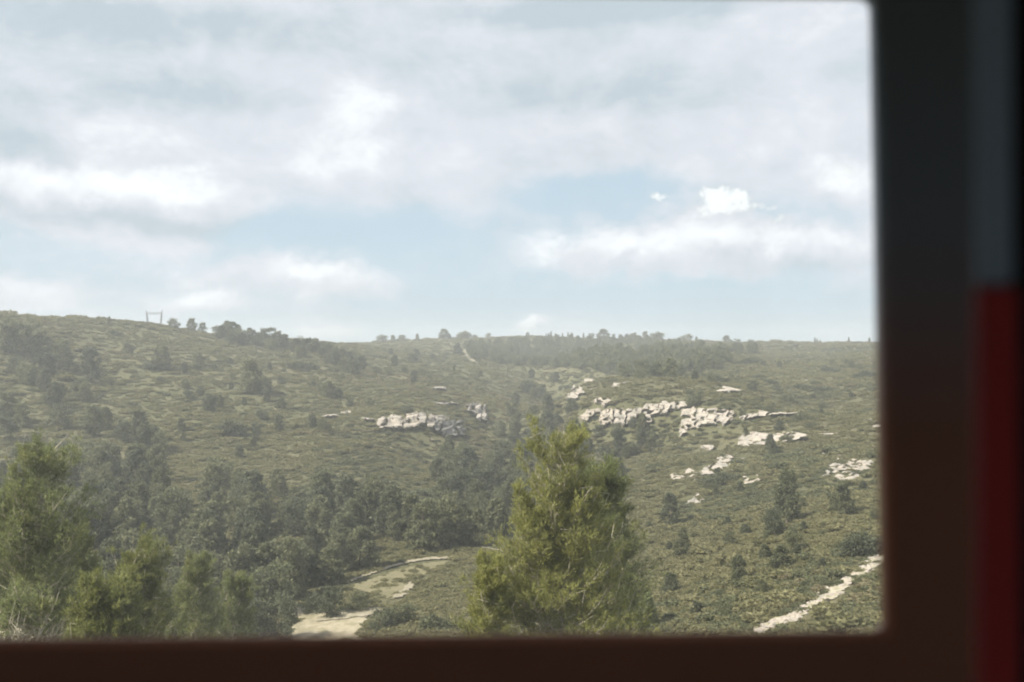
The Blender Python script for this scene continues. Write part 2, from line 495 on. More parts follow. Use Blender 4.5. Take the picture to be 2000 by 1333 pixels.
def drape(name, pix, mat, label, lift, cell, grow=0.0):
    w = [hit_crest(*q) for q in pix]
    poly = [(q.x, q.y) for q in w if q]
    KEEP_OUT.append((poly, (.04, .30, .03, .03, .2, 0, .03)[len(KEEP_OUT)]))
    xs = [q[0] for q in poly]; ys = [q[1] for q in poly]
    bm = bmesh.new(); grid = {}
    nx = int((max(xs) - min(xs)) / cell) + 2; ny = int((max(ys) - min(ys)) / cell) + 2
    x0, y0 = min(xs) - cell * .5, min(ys) - cell * .5

    def vert(i, j):
        if (i, j) not in grid:
            x = x0 + (i + .35 * math.sin(i * 5.1 + j * 3.7)) * cell; y = y0 + (j + .35 * math.sin(i * 2.3 + j * 7.9)) * cell
            grid[i, j] = bm.verts.new((x, y, zat(x, y) + lift))
        return grid[i, j]
    for i in range(nx):
        for j in range(ny):
            if inpoly(x0 + (i + .5) * cell, y0 + (j + .5) * cell, poly):
                bm.faces.new([vert(i, j), vert(i + 1, j), vert(i + 1, j + 1), vert(i, j + 1)])
    me = bpy.data.meshes.new(name); bm.to_mesh(me); bm.free(); me.materials.append(mat)
    return tag(link(name, me), label, kind='structure')


def strip(line, w):
    a = [(x + dx, y - w_) for (x, y), w_, dx in [(p, w, 0) for p in line]]
    b = [(x, y + w) for x, y in line]
    return a + b[::-1]


drape('clearing', [(545, 1180), (580, 1186), (640, 1192), (700, 1190), (748, 1186), (752, 1196), (720, 1204), (705, 1222), (702, 1262), (560, 1262), (575, 1225), (555, 1198)], M_SAND, 'bare pale earth clearing on the valley floor', .10, .8)
drape('meadow', [(690, 1142), (740, 1127), (800, 1108), (850, 1098), (880, 1096), (862, 1110), (812, 1130), (795, 1160), (772, 1172), (730, 1158), (690, 1150)], M_FIELD, 'dry grass meadow beside the dirt track', .10, .8)
drape('dirt_track', strip([(676, 1138), (720, 1123), (760, 1109), (800, 1098), (840, 1092), (890, 1090)], 2.2), M_PATH, 'pale dirt track running along the foot of the left slope', .22, .5)
drape('dirt_track', [(618, 1210), (665, 1203), (710, 1198), (752, 1186), (752, 1196), (712, 1206), (665, 1211), (620, 1216)], M_PATH, 'pale strip of worn track across the clearing', .22, .5)
drape('dirt_track', [(765, 1168), (790, 1150), (800, 1136), (808, 1142), (798, 1160), (780, 1170)], M_PATH, 'short pale patch of track at the end of the meadow', .24, .5)
drape('footpath', [(903, 684), (907, 684), (914, 694), (921, 700), (938, 712), (932, 712), (914, 702), (908, 694)], M_PATH, 'thin pale path climbing the far slope beside the wood', .8, 1.5)
SCREE = [(1470, 1232), (1498, 1210), (1530, 1203), (1560, 1190), (1592, 1166), (1612, 1150), (1640, 1142), (1660, 1116), (1700, 1088), (1735, 1062), (1740, 1090), (1705, 1112), (1672, 1134), (1650, 1150), (1632, 1168), (1604, 1180), (1575, 1200), (1545, 1212), (1510, 1222), (1490, 1238)]
drape('stony_path', SCREE, M_STONY, 'pale stony path crossing the near right slope', .10, .35)

# ------------------------------------------------------------------ rocks
def rock_proto(seed, cuts=3):
    """jointed limestone block: bedding layers and vertical joints stand proud of or behind each other"""
    from mathutils import noise as mn
    rg = random.Random(seed); bm = bmesh.new()
    nx, nz = rg.choice((1, 2, 3)), rg.choice((1, 2))
    xs = [-.5] + sorted(-.5 + (k + rg.uniform(-.25, .25)) / nx for k in range(1, nx)) + [.5]
    zs = [-.5] + sorted(-.5 + (k + rg.uniform(-.25, .25)) / nz for k in range(1, nz)) + [.5]
    for k in range(nz):
        lay = rg.uniform(-.09, .07); x_in = rg.uniform(0, .10)
        for q in range(nx):
            f = -.40 + lay + rg.uniform(-.07, .07)
            a = (xs[q] + (x_in if q == 0 else -.01), f, zs[k] - .02); b = (xs[q + 1] - (rg.uniform(0, .12) if q == nx - 1 else -.01), .5, zs[k + 1] + (rg.uniform(-.16, .06) if k == nz - 1 else 0))
            n0 = len(bm.verts); box_bm(bm, a, b)
    bmesh.ops.subdivide_edges(bm, edges=[e for e in bm.edges], cuts=1, use_grid_fill=True)
    ox = rg.random() * 90
    for v in bm.verts:
        v.co += mn.noise_vector(v.co * 2.6 + Vector((ox, 0, 0))) * .06 + mn.noise_vector(v.co * 7 + Vector((0, ox, 0))) * .022
    me = bpy.data.meshes.new('rock_block'); bm.to_mesh(me); bm.free()
    me.materials.append(M_ROCK)
    return me


ROCKS = [rock_proto(s, 3) for s in range(9)]
OUT = [  # outline in the photo, step, label
 ([(736,824),(750,812),(790,808),(868,807),(880,816),(862,834),(800,838),(742,839)], 'layered pale limestone cliff on the left side of the gully'),
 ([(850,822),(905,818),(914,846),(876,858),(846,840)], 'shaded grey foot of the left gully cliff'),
 ([(630,812),(688,803),(690,808),(636,816)], 'long thin pale ledge farthest left on the left slope'),
 ([(708,815),(733,815),(735,822),(712,821)], 'small pale rock left of the left gully cliff'),
 ([(843,756),(874,756),(874,762),(846,762)], 'lone thin pale ledge high above the left gully cliff'),
 ([(854,786),(896,786),(896,791),(857,792)], 'thin pale ledge just above the left gully cliff'),
 ([(908,792),(936,786),(950,790),(954,826),(944,830),(930,812),(915,800)], 'broken pale crag beside the trees of the gully'),
 ([(838,858),(850,856),(850,862),(840,862)], 'tiny pale rock below the left gully cliff'),
 ([(1103,776),(1115,757),(1135,752),(1139,765),(1125,779),(1108,784)], 'stepped pale crag highest on the right side of the gully'),
 ([(1138,742),(1162,739),(1157,749),(1143,750)], 'small pale rock on top of the highest stepped crag'),
 ([(1148,781),(1185,777),(1193,784),(1180,798),(1165,790)], 'wedge shaped pale rock above the long right cliff'),
 ([(1130,814),(1145,800),(1174,799),(1174,806),(1157,810),(1145,823),(1133,824)], 'curved pale rock end of the right cliff by the gully'),
 ([(1172,800),(1252,796),(1250,812),(1218,834),(1190,827),(1176,838),(1167,826)], 'jagged cracked limestone cliff in the middle of the right side'),
 ([(1251,800),(1262,789),(1340,786),(1338,795),(1300,808),(1268,815),(1280,824),(1257,834),(1252,815)], 'pale layered cliff that rises to a thin ledge on its right'),
 ([(1327,800),(1345,797),(1430,801),(1433,812),(1413,837),(1404,826),(1372,832),(1345,840),(1324,856),(1329,825)], 'tall sheer pale limestone cliff with a tapering left foot'),
 ([(1440,816),(1455,805),(1500,804),(1536,799),(1532,805),(1498,812),(1470,814),(1450,820)], 'low row of pale rocks right of the sheer cliff'),
 ([(1436,862),(1447,845),(1540,841),(1546,846),(1515,861),(1470,869),(1440,871)], 'flat pale limestone shelf on the middle of the right slope'),
 ([(1320,932),(1330,918),(1388,904),(1394,892),(1470,887),(1476,895),(1440,906),(1400,913),(1370,926),(1335,933)], 'long slanting pale outcrop on the lower right slope'),
 ([(1422,918),(1465,920),(1485,930),(1450,946),(1438,932)], 'pale rock slab just below the long slanting outcrop'),
 ([(1334,975),(1358,962),(1368,968),(1352,986),(1335,984)], 'pair of pale boulders lowest on the right slope'),
 ([(1190,752),(1215,745),(1213,755),(1195,758)], 'small pale rocks on the brow above the right cliff'),
 ([(1393,762),(1413,753),(1411,763),(1394,768)], 'little pale rock beside the round tree on the brow'),
 ([(1362,868),(1385,868),(1384,880),(1370,876)], 'scattered pale rocks between sheer cliff and lower outcrop'),
]
PILE = [(1605, 930), (1625, 908), (1690, 894), (1706, 905), (1680, 932), (1640, 940)]
BARE = [q[0] for q in OUT if 'shaded' not in q[1]] + [PILE]
def bedded_chunk(pix, xa, xb, seed, spacing, dy0):
    """one jointed block of an outcrop: the slope surface cut into beds with near-vertical fronts and ledges"""
    xs = np.arange(xa, xb + spacing * .5, spacing)
    ylo, yhi = min(q[1] for q in pix) - 4, max(q[1] for q in pix) + 4
    ys = np.arange(yhi, ylo, -spacing * .8)
    nx, ny = len(xs), len(ys)
    if nx < 2 or ny < 2: return None, None
    Pt = [[hit_crest(x, y) for y in ys] for x in xs]
    rag = fbm(np.repeat(xs[:, None], ny, 1) / 7 + seed, np.repeat(ys[None], nx, 0) / 5, 3, 3)
    rag2 = fbm(np.repeat(xs[:, None], ny, 1) / 11, np.repeat(ys[None], nx, 0) / 6 + seed, 3, 13)
    keep = {}
    for a in range(nx - 1):
        for b in range(ny - 1):
            mx_, my_ = (xs[a] + xs[a + 1]) / 2 + rag[a, b] * 4, (ys[b] + ys[b + 1]) / 2 + rag2[a, b] * 3
            if inpoly(mx_, my_, pix) and rag2[a, b] > -.42 and all(Pt[p_][q_] for p_, q_ in ((a, b), (a + 1, b), (a, b + 1), (a + 1, b + 1))): keep[a, b] = 1
    if len(keep) < 2: return None, None
    bm = bmesh.new(); vv = {}
    org = None
    for a in range(nx):
        yb, kb = None, None
        for b in range(ny):
            p = Pt[a][b]
            if not p: continue
            sc = p.y / 330.0
            h = 1.9 * sc
            kk = math.floor(p.z / h + .5 * float(fbm(np.array(p.x / 14.0), np.array(seed * 1.7), 2, 21)))
            if kk != kb: yb, kb = p.y, kk
            lay = (math.sin(kk * 12.9898 + seed * 3.1) * 43758.5453) % 1.0
            crack = float(fbm(np.array(p.x / (1.6 * sc)), np.array(p.z / (3.5 * sc)), 2, 41))
            crack = -.9 if abs(crack) < .03 else crack * .4
            y = p.y * .25 + yb * .75 - (.3 + 1.9 * lay + crack) * sc + dy0 * sc
            n4 = sum((a + i_, b + j_) in keep for i_ in (-1, 0) for j_ in (-1, 0))
            if n4 == 0: continue
            if n4 < 4: y = p.y + .9 * sc
            if org is None: org = Vector(p)
            vv[a, b] = bm.verts.new((p.x + rag[a, b] * .9 * sc - org.x, y - org.y, p.z + (rag2[a, b] * .5 + (.55 if n4 == 4 else -.5)) * sc - org.z))
    for (a, b) in keep:
        bm.faces.new([vv[a, b], vv[a + 1, b], vv[a + 1, b + 1], vv[a, b + 1]])
    me = bpy.data.meshes.new('rock_block'); bm.to_mesh(me); bm.free()
    return me, org


OUT += [([(1588,838),(1612,836),(1612,851),(1592,850)], 'small broken pale ledge high on the far right slope'),
 ([(1538,884),(1570,878),(1602,867),(1604,873),(1570,886),(1540,890)], 'thin slanting pale ledge left of the sparse stone scatter'),
 ([(1680,815),(1704,815),(1704,822),(1682,822)], 'upper of two tiny pale ledges at the window edge'),
 ([(1682,830),(1704,830),(1704,837),(1684,837)], 'lower of two tiny pale ledges at the window edge'),
 ([(1304,924),(1322,919),(1322,935),(1308,937)], 'small pale rock at the left tip of the long slanting outcrop')]
for oi, (pix, label) in enumerate(OUT):
    xs_ = [q[0] for q in pix]; wpx = max(xs_) - min(xs_)
    root = None; x = min(xs_) - 2
    while x < max(xs_) + 2:
        w = RNG.uniform(16, 40) if wpx > 45 else wpx + 6
        if max(xs_) - x - w < 9: w = max(xs_) + 2 - x
        me, org = bedded_chunk(pix, x, x + w, oi * 7.3 + x * .13, 2.1 if wpx > 45 else 1.5, RNG.uniform(-.7, .5))
        x += w
        if me is None: continue
        me.materials.append(M_SHADEROCK if 'shaded' in label else M_ROCK)
        if root is None:
            root = bpy.data.objects.new('limestone_outcrop', None); COL.objects.link(root); root.empty_display_size = .5
            root.location = org; tag(root, label, 'rock outcrop', 'limestone outcrops on the slopes')
        link('rock_block', me, root, org - root.location)


LM = [(178,720,'the narrow dark pine'),(301,620,'the pylon'),(488,735,'the tall mid slope pine'),(447,835,'the wide dark bush'),(45,650,'the crest clump'),
 (590,715,'the long thicket strip'),(660,805,'the long thin ledge'),(805,822,'the left gully cliff'),(932,808,'the broken pale crag'),(660,765,'the ledge tree'),
 (876,865,'the cliff foot tree'),(640,1175,'the clearing oak'),(530,1190,'the dense clearing tree'),(280,1110,'the forked young tree'),
 (60,1000,'the big lower left pine'),(1085,1000,'the big bright pine'),(780,1110,'the meadow'),(900,690,'the far path'),(1120,765,'the stepped crag'),
 (1215,815,'the jagged right cliff'),(1380,815,'the sheer right cliff'),(1490,855,'the flat limestone shelf'),(1400,905,'the long slanting outcrop'),(1655,915,'the tumbled boulder pile'),
 (1620,720,'the wide plateau bush'),(1357,770,'the round brow tree'),(1537,970,'the two tiered pine'),(1652,970,'the olive pine'),(1440,1115,'the lone olive pine'),(1600,1165,'the stony path'),
 (1310,1000,'the loose dark pine'),(1435,668,'the dome tree'),(1090,650,'the spiky skyline conifers'),(1350,975,'the paired lowest boulders'),(840,1092,'the dirt track bend'),(1100,700,'the far wood')]


def where(x, y):
    b = min(LM, key=lambda q: (q[0] - x) ** 2 + (q[1] - y) ** 2 * 1.4)
    dx, dy = x - b[0], y - b[1]; d = math.hypot(dx, dy)
    w = ('left of' if dx < 0 else 'right of') if abs(dx) > abs(dy) * 1.7 else (('above' if dy < 0 else 'below') if abs(dy) > abs(dx) * 1.7 else ('upper left of' if dx < 0 and dy < 0 else 'upper right of' if dy < 0 else 'lower left of' if dx < 0 else 'lower right of'))
    return ('just ' if d < 38 else '' if d < 85 else 'well ') + w + ' ' + b[2]


def boulder_proto(seed):
    rg = random.Random(seed); bm = bmesh.new()
    for k in range(16):
        v = Vector((rg.gauss(0, 1), rg.gauss(0, 1), rg.gauss(0, 1))).normalized() * .5 * rg.uniform(.8, 1.15)
        bm.verts.new(v)
    r_ = bmesh.ops.convex_hull(bm, input=bm.verts[:])
    bmesh.ops.delete(bm, geom=[e for e in r_['geom_interior'] if isinstance(e, bmesh.types.BMVert)], context='VERTS')
    me = bpy.data.meshes.new('boulder'); bm.to_mesh(me); bm.free(); me.materials.append(M_ROCK)
    return me


SEEN = set()
BOULDERS = [boulder_proto(s) for s in range(8)]
# single boulders in the scree and along the stony path
def boulders(poly, n, smin, smax, label, group):
    xs = [q[0] for q in poly]; ys = [q[1] for q in poly]
    k = 0
    while k < n:
        x, y = RNG.uniform(min(xs), max(xs)), RNG.uniform(min(ys), max(ys))
        if not inpoly(x, y, poly): continue
        p = hit_crest(x, y); k += 1
        if not p: continue
        if 'lone' in label:
            if where(x, y) in SEEN: continue
            SEEN.add(where(x, y))
        o = link('boulder', RNG.choice(BOULDERS), None, p)
        s = RNG.uniform(smin, smax)
        o.scale = (s * RNG.uniform(1, 1.8), s, s * RNG.uniform(.45, .8))
        o.rotation_euler = (RNG.uniform(-.2, .2), RNG.uniform(-.3, .3), RNG.uniform(0, 6.3))
        tag(o, (label.split(' in the scrub')[0].split(' lying')[0] + (', broad, ' if o.scale.x > s * 1.4 else ', compact, ') + where(x, y)) if 'lone' in label else label, 'rock', group)


boulders(PILE, 60, .9, 2.0, 'pale boulder in the tumbled pile near the window edge', 'boulders of the tumbled pile by the window edge')
boulders([(1596, 882), (1650, 870), (1660, 896), (1612, 900)], 26, .5, 1.1, 'small pale stone in the sparse scatter above the boulder pile', 'stones scattered above the boulder pile')
boulders(SCREE, 190, .35, 1.0, 'pale stone lying on the stony path of the near slope', 'stones on the stony path')
boulders([(1320, 690), (1700, 690), (1700, 1000), (1320, 1000)], 30, .5, 1.2, 'lone pale stone in the scrub of the right slope', 'lone stones on the right slope')
boulders([(500, 790), (900, 790), (900, 960), (500, 960)], 12, .5, 1.1, 'lone pale stone in the scrub of the left slope', 'lone stones on the left slope')

# ------------------------------------------------------------------ plants
def tri_cloud(centers, radii, n_each, size, rg, squash=.8, outward=.5):
    """many leaf-sized triangles spread through ellipsoids round the centres"""
    Vs = []
    for c, r in zip(centers, radii):
        d = rg.normal(size=(n_each, 3)); d /= np.linalg.norm(d, axis=1)[:, None]
        q = c + d * (rg.random((n_each, 1)) ** .45) * np.array([r, r, r * squash])
        a = rg.normal(size=(n_each, 3)); a += d * outward; a /= np.linalg.norm(a, axis=1)[:, None]
        b = np.cross(a, rg.normal(size=(n_each, 3))); b /= np.linalg.norm(b, axis=1)[:, None]
        s = size * (.5 + rg.random((n_each, 1)))
        Vs.append(np.stack([q - b * s * .5, q + b * s * .5, q + a * s], 1).reshape(-1, 3))
    V = np.concatenate(Vs)
    return V, np.arange(len(V)).reshape(-1, 3)


def crown_points(style, rg):
    C, R = [], []
    if style == 'pine':                                   # uneven, leaning, gappy crown from 15 % of the height
        n = 46; lean = rg.normal(size=2) * .05
        for k in range(n):
            t = .12 + .84 * (k + rg.random()) / n
            prof = .30 * math.sin(math.pi * min(1, (t * .80 + .16))) ** .8 + .02
            a = k * 2.4 + rg.normal() * .6; r = prof * (.35 + .65 * rg.random())
            C.append((math.cos(a) * r + lean[0] * t, math.sin(a) * r + lean[1] * t, t)); R.append(.085 + .06 * rg.random() * (1.1 - t))
    elif style == 'round':
        n = 36
        for k in range(n):
            t = .12 + .72 * rg.random(); a = rg.random() * 6.28
            r = .40 * math.sqrt(max(0, 1 - ((t - .45) / .5) ** 2)) * (.4 + .6 * rg.random())
            C.append((math.cos(a) * r, math.sin(a) * r, t)); R.append(.12 + .06 * rg.random())
    elif style == 'spire':
        n = 30
        for k in range(n):
            t = .08 + .9 * k / n; a = k * 2.4
            r = .16 * (1.05 - t) * (.4 + .6 * rg.random())
            C.append((math.cos(a) * r, math.sin(a) * r, t)); R.append(.03 + .075 * (1.05 - t))
    elif style == 'wide':                                 # low spreading thicket, wider than tall
        n = 44
        for k in range(n):
            a = rg.random() * 6.28; q = rg.random() ** .6; r = 1.05 * q
            t = (.15 + .6 * rg.random()) * (1 - .55 * q * q)
            C.append((math.cos(a) * r, math.sin(a) * r * .5, t)); R.append(.2 + .08 * rg.random())
    return np.array(C), np.array(R)


def trunk_mesh(style, rg):
    tb = Tubes(); top = {'pine': .8, 'round': .5, 'spire': .9, 'wide': .3}[style]
    k = 5; w = rg.normal(size=(k, 2)) * .012; w[0] = 0
    pts = [(w[i][0], w[i][1], -.06 + (top + .06) * i / (k - 1)) for i in range(k)]
    tb.add(pts, np.linspace(.028, .006, k), 6)
    for j in range(5):
        t = .2 + .55 * j / 5 * top; a = j * 2.3; L = .2
        tb.add([(0, 0, t), (math.cos(a) * L * .5, math.sin(a) * L * .5, t + .06), (math.cos(a) * L, math.sin(a) * L, t + .15)], [.010, .007, .003], 4)
    return tb.mesh('trunk', M_BARK)


PROTO = {}
for style, n in (('pine', 6), ('round', 4), ('spire', 3), ('wide', 3)):
    for s in range(n):
        rg = np.random.default_rng(100 + s * 7 + len(style))
        C, R = crown_points(style, rg)
        V, T = tri_cloud(C, R, 75, .040 if style != 'wide' else .075, rg, .75)
        cm = mesh_np('crown', V, T)
        PROTO.setdefault(style, []).append((cm, trunk_mesh(style, rg)))
CR = {}


def crown_mesh(style, idx, mat):
    key = (style, idx, mat.name)
    if key not in CR:
        me = PROTO[style][idx][0].copy(); me.materials.append(mat); CR[key] = me
    return CR[key]


TREES = []
JOIN = {}


def plant(px, py, hpx, style='pine', mat=None, label='', group=None, cat='tree', name=None, wide=1.0, sink=.3, parts=None):
    p = hit_crest(px, py)
    if not p: return None
    mat = mat or M_PINE
    s = hpx * p.y / F
    idx = RNG.randrange(len(PROTO[style]))
    nm = name or {'pine': 'pine_tree', 'round': 'round_tree', 'spire': 'conifer_tree', 'wide': 'low_thicket'}[style]
    root = bpy.data.objects.new(nm, None); COL.objects.link(root)
    root.empty_display_size = .3
    root.location = (p.x, p.y, p.z - sink)
    root.rotation_euler = (0, 0, RNG.uniform(0, 6.28) if style != 'wide' else RNG.uniform(-.3, .3))
    root.scale = (s * wide, s * wide, s)
    c = bpy.data.objects.new('crown', crown_mesh(style, idx, mat)); COL.objects.link(c); c.parent = root
    if style != 'wide':
        k = bpy.data.objects.new('trunk', PROTO[style][idx][1]); COL.objects.link(k); k.parent = root
    tag(root, label, cat, group)
    TREES.append((p.x, p.y, s))
    return root


# prominent trees, read one by one: base column, base row, height
for a in [
 (213,636,19,'spire',M_PINE,'lone small conical tree on the left skyline, left of the pylon',1.6),
 (340,646,28,'round',M_PINE,'small bushy tree on the skyline just right of the pylon',1.0),
 (374,648,27,'pine',M_PINE,'first of two small trees on the skyline beyond the pylon',1.1),
 (396,650,24,'round',M_PINE,'second of two small trees on the skyline beyond the pylon',.9),
 (16,690,68,'pine',M_PINE,'big dark pine at the left picture edge on the crest',1.1),
 (45,688,66,'round',M_PINE,'broad pine second from the left edge on the crest',1.0),
 (62,660,46,'round',M_PINE,'round topped pine highest of the crest clump at far left',.9),
 (84,700,58,'pine',M_PINE,'pine on the right side of the crest clump at far left',1.2),
 (120,722,62,'pine',M_PINE,'dark pine just below the crest clump at far left',1.0),
 (178,748,72,'pine',M_DARK,'tall narrow dark pine alone on the upper left slope',.85),
 (253,692,26,'round',M_DARK,'small dark bush like tree under the left skyline',1.0),
 (315,722,50,'pine',M_PINE,'loose pine on the upper left slope above a wide thicket',1.1),
 (388,716,30,'pine',M_PINE,'short pine in the open below the twin skyline trees',1.1),
 (488,768,68,'pine',M_PINE,'tall grey green pine standing in the middle of the left slope',1.1),
 (514,772,40,'round',M_DARK,'dark rounded tree leaning against the tall mid slope pine',.9),
 (313,748,18,'round',M_DARK,'tiny dark bush alone in open scrub on the left slope',1.1),
 (410,805,38,'pine',M_DARK,'dark pointed tree in open scrub left of the wide dark bush',1.2),
 (545,842,34,'pine',M_DARK,'small pointed tree on open slope below the long thin ledge',.9),
 (502,850,30,'round',M_DARK,'small dark oval tree beside the wide dark bush',.8),
 (642,778,36,'pine',M_PINE,'grey green tree in the tan scrub above the thin ledge',1.3),
 (660,778,24,'round',M_DARK,'dark low tree touching the grey green tree above the ledge',1.0),
 (690,736,36,'round',M_DARK,'dark conical tree on the upper mid slope left of the cliff',1.0),
 (672,728,28,'pine',M_PINE,'pine tucked behind the dark conical tree on the mid slope',1.2),
 (808,748,26,'pine',M_DARK,'upright dark tree alone on the slope above the left cliff',.8),
 (887,728,15,'spire',M_DARK,'tiny dark conifer alone below the far path',1.3),
 (894,694,24,'pine',M_DARK,'dark tree at the upper end of the far path',1.1),
 (919,680,18,'pine',M_DARK,'little tree on the crest right of the far path',1.1),
 (930,742,28,'round',M_PINE,'rounded pine at the top of the gully below the far wood',1.1),
 (1038,740,20,'pine',M_DARK,'dark tree at the lower edge of the far wood',1.1),
 (1027,768,20,'round',M_DARK,'dark round bush like tree over the gully',1.1),
 (795,808,22,'round',M_DARK,'dark dome shaped tree on top of the left gully cliff',1.4),
 (876,884,36,'pine',M_DARK,'very dark tree standing in the shaded foot of the left cliff',.9),
 (1357,794,42,'round',M_PINE,'round pale green tree on the brow above the sheer cliff',.95),
 (1235,836,28,'round',M_DARK,'dark tree growing out of the jagged right cliff',.8),
 (1210,890,56,'pine',M_DARK,'dark pine in the hollow under the jagged right cliff',.9),
 (1252,872,40,'pine',M_DARK,'smaller pine in the hollow right of the dark pine',.9),
 (1310,1030,72,'pine',M_DARK,'dark loose pine on the right slope just right of the big pine',.8),
 (1330,1088,62,'pine',M_SCRUB_D,'olive pine below the dark loose pine on the right slope',.8),
 (1440,1140,62,'pine',M_SCRUB_D,'lone olive pine in the middle of the near right slope',.75),
 (1537,1022,108,'pine',M_SCRUB_D,'tall two tiered olive pine on the right slope',.75),
 (1512,1046,64,'round',M_DARK,'dark bushy tree at the foot of the two tiered pine',.8),
 (1652,1005,70,'pine',M_SCRUB_D,'olive green pine right of the two tiered pine',.85),
 (1435,676,16,'round',M_PINE,'dome shaped tree on the right skyline',1.7),
 (1467,678,17,'round',M_PINE,'flat topped tree right of the dome on the right skyline',1.2),
 (1552,1080,60,'round',M_SCRUB_D,'low olive tree above the stony path',.8),
 (500,1252,96,'round',M_DARK,'large dark evergreen bush beside the left edge of the clearing',.7),
 (545,1250,104,'round',M_DARK,'dense dark rounded tree bordering the clearing',.8),
 (610,1196,52,'round',M_DARK,'dark low tree at the back left of the clearing',1.0),
 (645,1204,68,'round',M_DARK,'spreading dark oak standing in the middle of the clearing',1.05),
 (705,1190,42,'round',M_SCRUB_D,'low olive tree between clearing and meadow',1.4),
 (745,1228,54,'round',M_DARK,'dark bush at the right edge of the clearing',1.2),
 (790,1215,50,'round',M_SCRUB_D,'olive bush right of the clearing',1.3),
 (1262,1230,92,'pine',M_HERO2,'fresh green young pine at the right foot of the big pine',.8),
]:
    plant(a[0], a[1], a[2], a[3], a[4], a[5], None, wide=a[6])
for k, (x, y, h_) in enumerate([(424,654,22),(440,662,36),(455,668,40),(472,672,38),(490,672,32),(505,674,26),(522,676,40),(540,680,34),(558,682,30),(580,686,34),(600,688,28),(617,690,30),(640,696,32),(655,698,22),(672,698,18),(690,700,20)]):
    plant(x, y, h_, 'pine' if k % 3 else 'round', M_PINE if k % 2 else M_DARK, '%s %s in the left skyline row, %s' % ('dark' if k % 2 == 0 else 'grey green', 'pine' if k % 3 else 'rounded tree',
          'first from the twin trees' if k == 0 else 'at its lower right end' if k == 15 else ('number %s counted from the twin trees' % 'one two three four five six seven eight nine ten eleven twelve thirteen fourteen fifteen sixteen'.split()[k])), 'pines in the left skyline row', wide=1.25)
for a in [
 (225,655,14,'wide dark thicket under the left skyline',1.0),
 (590,722,20,'long dark thicket strip high on the left slope',1.5),
 (300,722,26,'wide dark thicket below a loose pine on the left slope',1.1),
 (447,848,38,'wide dark bush in the centre of the left slope',.9),
 (1620,727,15,'wide dark bush alone on the right plateau',1.3),
 (1460,712,16,'long thicket strip on the right plateau under the dome tree',1.5),
 (1480,740,12,'thin bush row below the long plateau thicket',1.6),
 (1605,765,14,'flat dark thicket on the right plateau below the dark bush',1.4),
 (1505,750,12,'small flat thicket below the thin bush row',1.2),
 (1690,738,20,'wide thicket on the plateau beside the window edge',1.2),
 (1570,822,22,'olive thicket right of the low row of rocks',1.2),
 (1400,745,18,'dark thicket in front of the far wood',1.3),
 (1690,1085,60,'broad dark thicket above the stony path at the window edge',.9),
 (1410,945,34,'dark thicket below the long slanting outcrop',1.2),
 (960,1240,52,'low olive thicket under the left of the big pine',1.1),
 (860,1228,40,'low olive thicket between clearing and big pine',1.2),
]:
    plant(a[0], a[1], a[2], 'wide', M_SCRUB_D if 'olive' in a[3] else M_DARK, a[3], None, 'thicket', wide=a[4])


USED = set()


def scatter(poly, n, h0, h1, style, mats, label, group, mind=0.5, cat='tree', wide=(.8, 1.15)):
    xs = [q[0] for q in poly]; ys = [q[1] for q in poly]
    k = 0; tries = 0
    while k < n and tries < n * 40:
        tries += 1
        x, y = RNG.uniform(min(xs), max(xs)), RNG.uniform(min(ys), max(ys))
        if not inpoly(x, y, poly): continue
        p = hit(x, y)
        if not p: continue
        if any((p.x - q[0]) ** 2 + (p.y - q[1]) ** 2 < (mind * 4) ** 2 for q in TREES): continue
        st = style if isinstance(style, str) else RNG.choice(style)
        # heights are heights in metres here
        s = RNG.uniform(h0, h1)
        mt = RNG.choice(mats); wd = RNG.uniform(*wide); f_ = (s - h0) / (h1 - h0)
        lb = '%s %s %s %s %s' % ('short' if f_ < .33 else 'mid sized' if f_ < .67 else 'tall', {M_PINE.name: 'grey green', M_DARK.name: 'dark', M_SCRUB_D.name: 'olive'}[mt.name],
                                 'slim' if wd < .92 else 'full', {'pine': 'pine', 'round': 'rounded ' + cat, 'spire': 'conifer', 'wide': 'spreading bush'}[st], where(x, y))
        if lb in USED: continue
        USED.add(lb)
        plant(x, y, s * F / p.y, st, mt, lb, group, cat, wide=wd)
        k += 1


scatter([(0,700),(110,720),(160,780),(240,840),(350,900),(350,960),(200,960),(60,900),(0,880)], 34, 7, 12, ['pine','pine','round'], [M_DARK, M_PINE], 'dark pine in the dense stand down the left slope', 'dark pines of the left slope stand')
scatter([(330,700),(560,700),(700,760),(640,800),(330,800)], 10, 3, 6, ['pine','round'], [M_DARK, M_PINE], '', 'small trees scattered on the left slope', 1)
scatter([(0,900),(250,960),(420,950),(640,990),(900,1010),(905,1070),(800,1085),(680,1120),(560,1190),(420,1225),(200,1225),(0,1200)], 128, 5.5, 10.5, ['pine','pine','pine','round'], [M_PINE, M_PINE, M_DARK, M_SCRUB_D], 'grey green pine in the wood on the lower left slope', 'pines of the lower left wood', .8)
scatter([(850,930),(1000,950),(990,1050),(905,1085),(850,1060)], 22, 5.5, 9, ['pine','pine','round'], [M_PINE, M_SCRUB_D, M_DARK], '', 'pines on the valley floor', .7)
scatter([(1000,770),(1090,740),(1120,800),(1130,880),(1080,960),(1000,1010),(900,1000),(850,930),(900,880),(960,850)], 62, 6, 10, ['pine','pine','round'], [M_PINE, M_DARK, M_DARK], 'dark pine packed in the gully between the two cliffs', 'pines filling the gully', .8)
scatter([(350,720),(620,720),(760,800),(700,900),(500,950),(330,900)], 22, 3, 6, ['pine','round'], [M_DARK, M_SCRUB_D], 'small scattered tree in the open scrub of the left slope', 'small trees scattered on the left slope', 1)
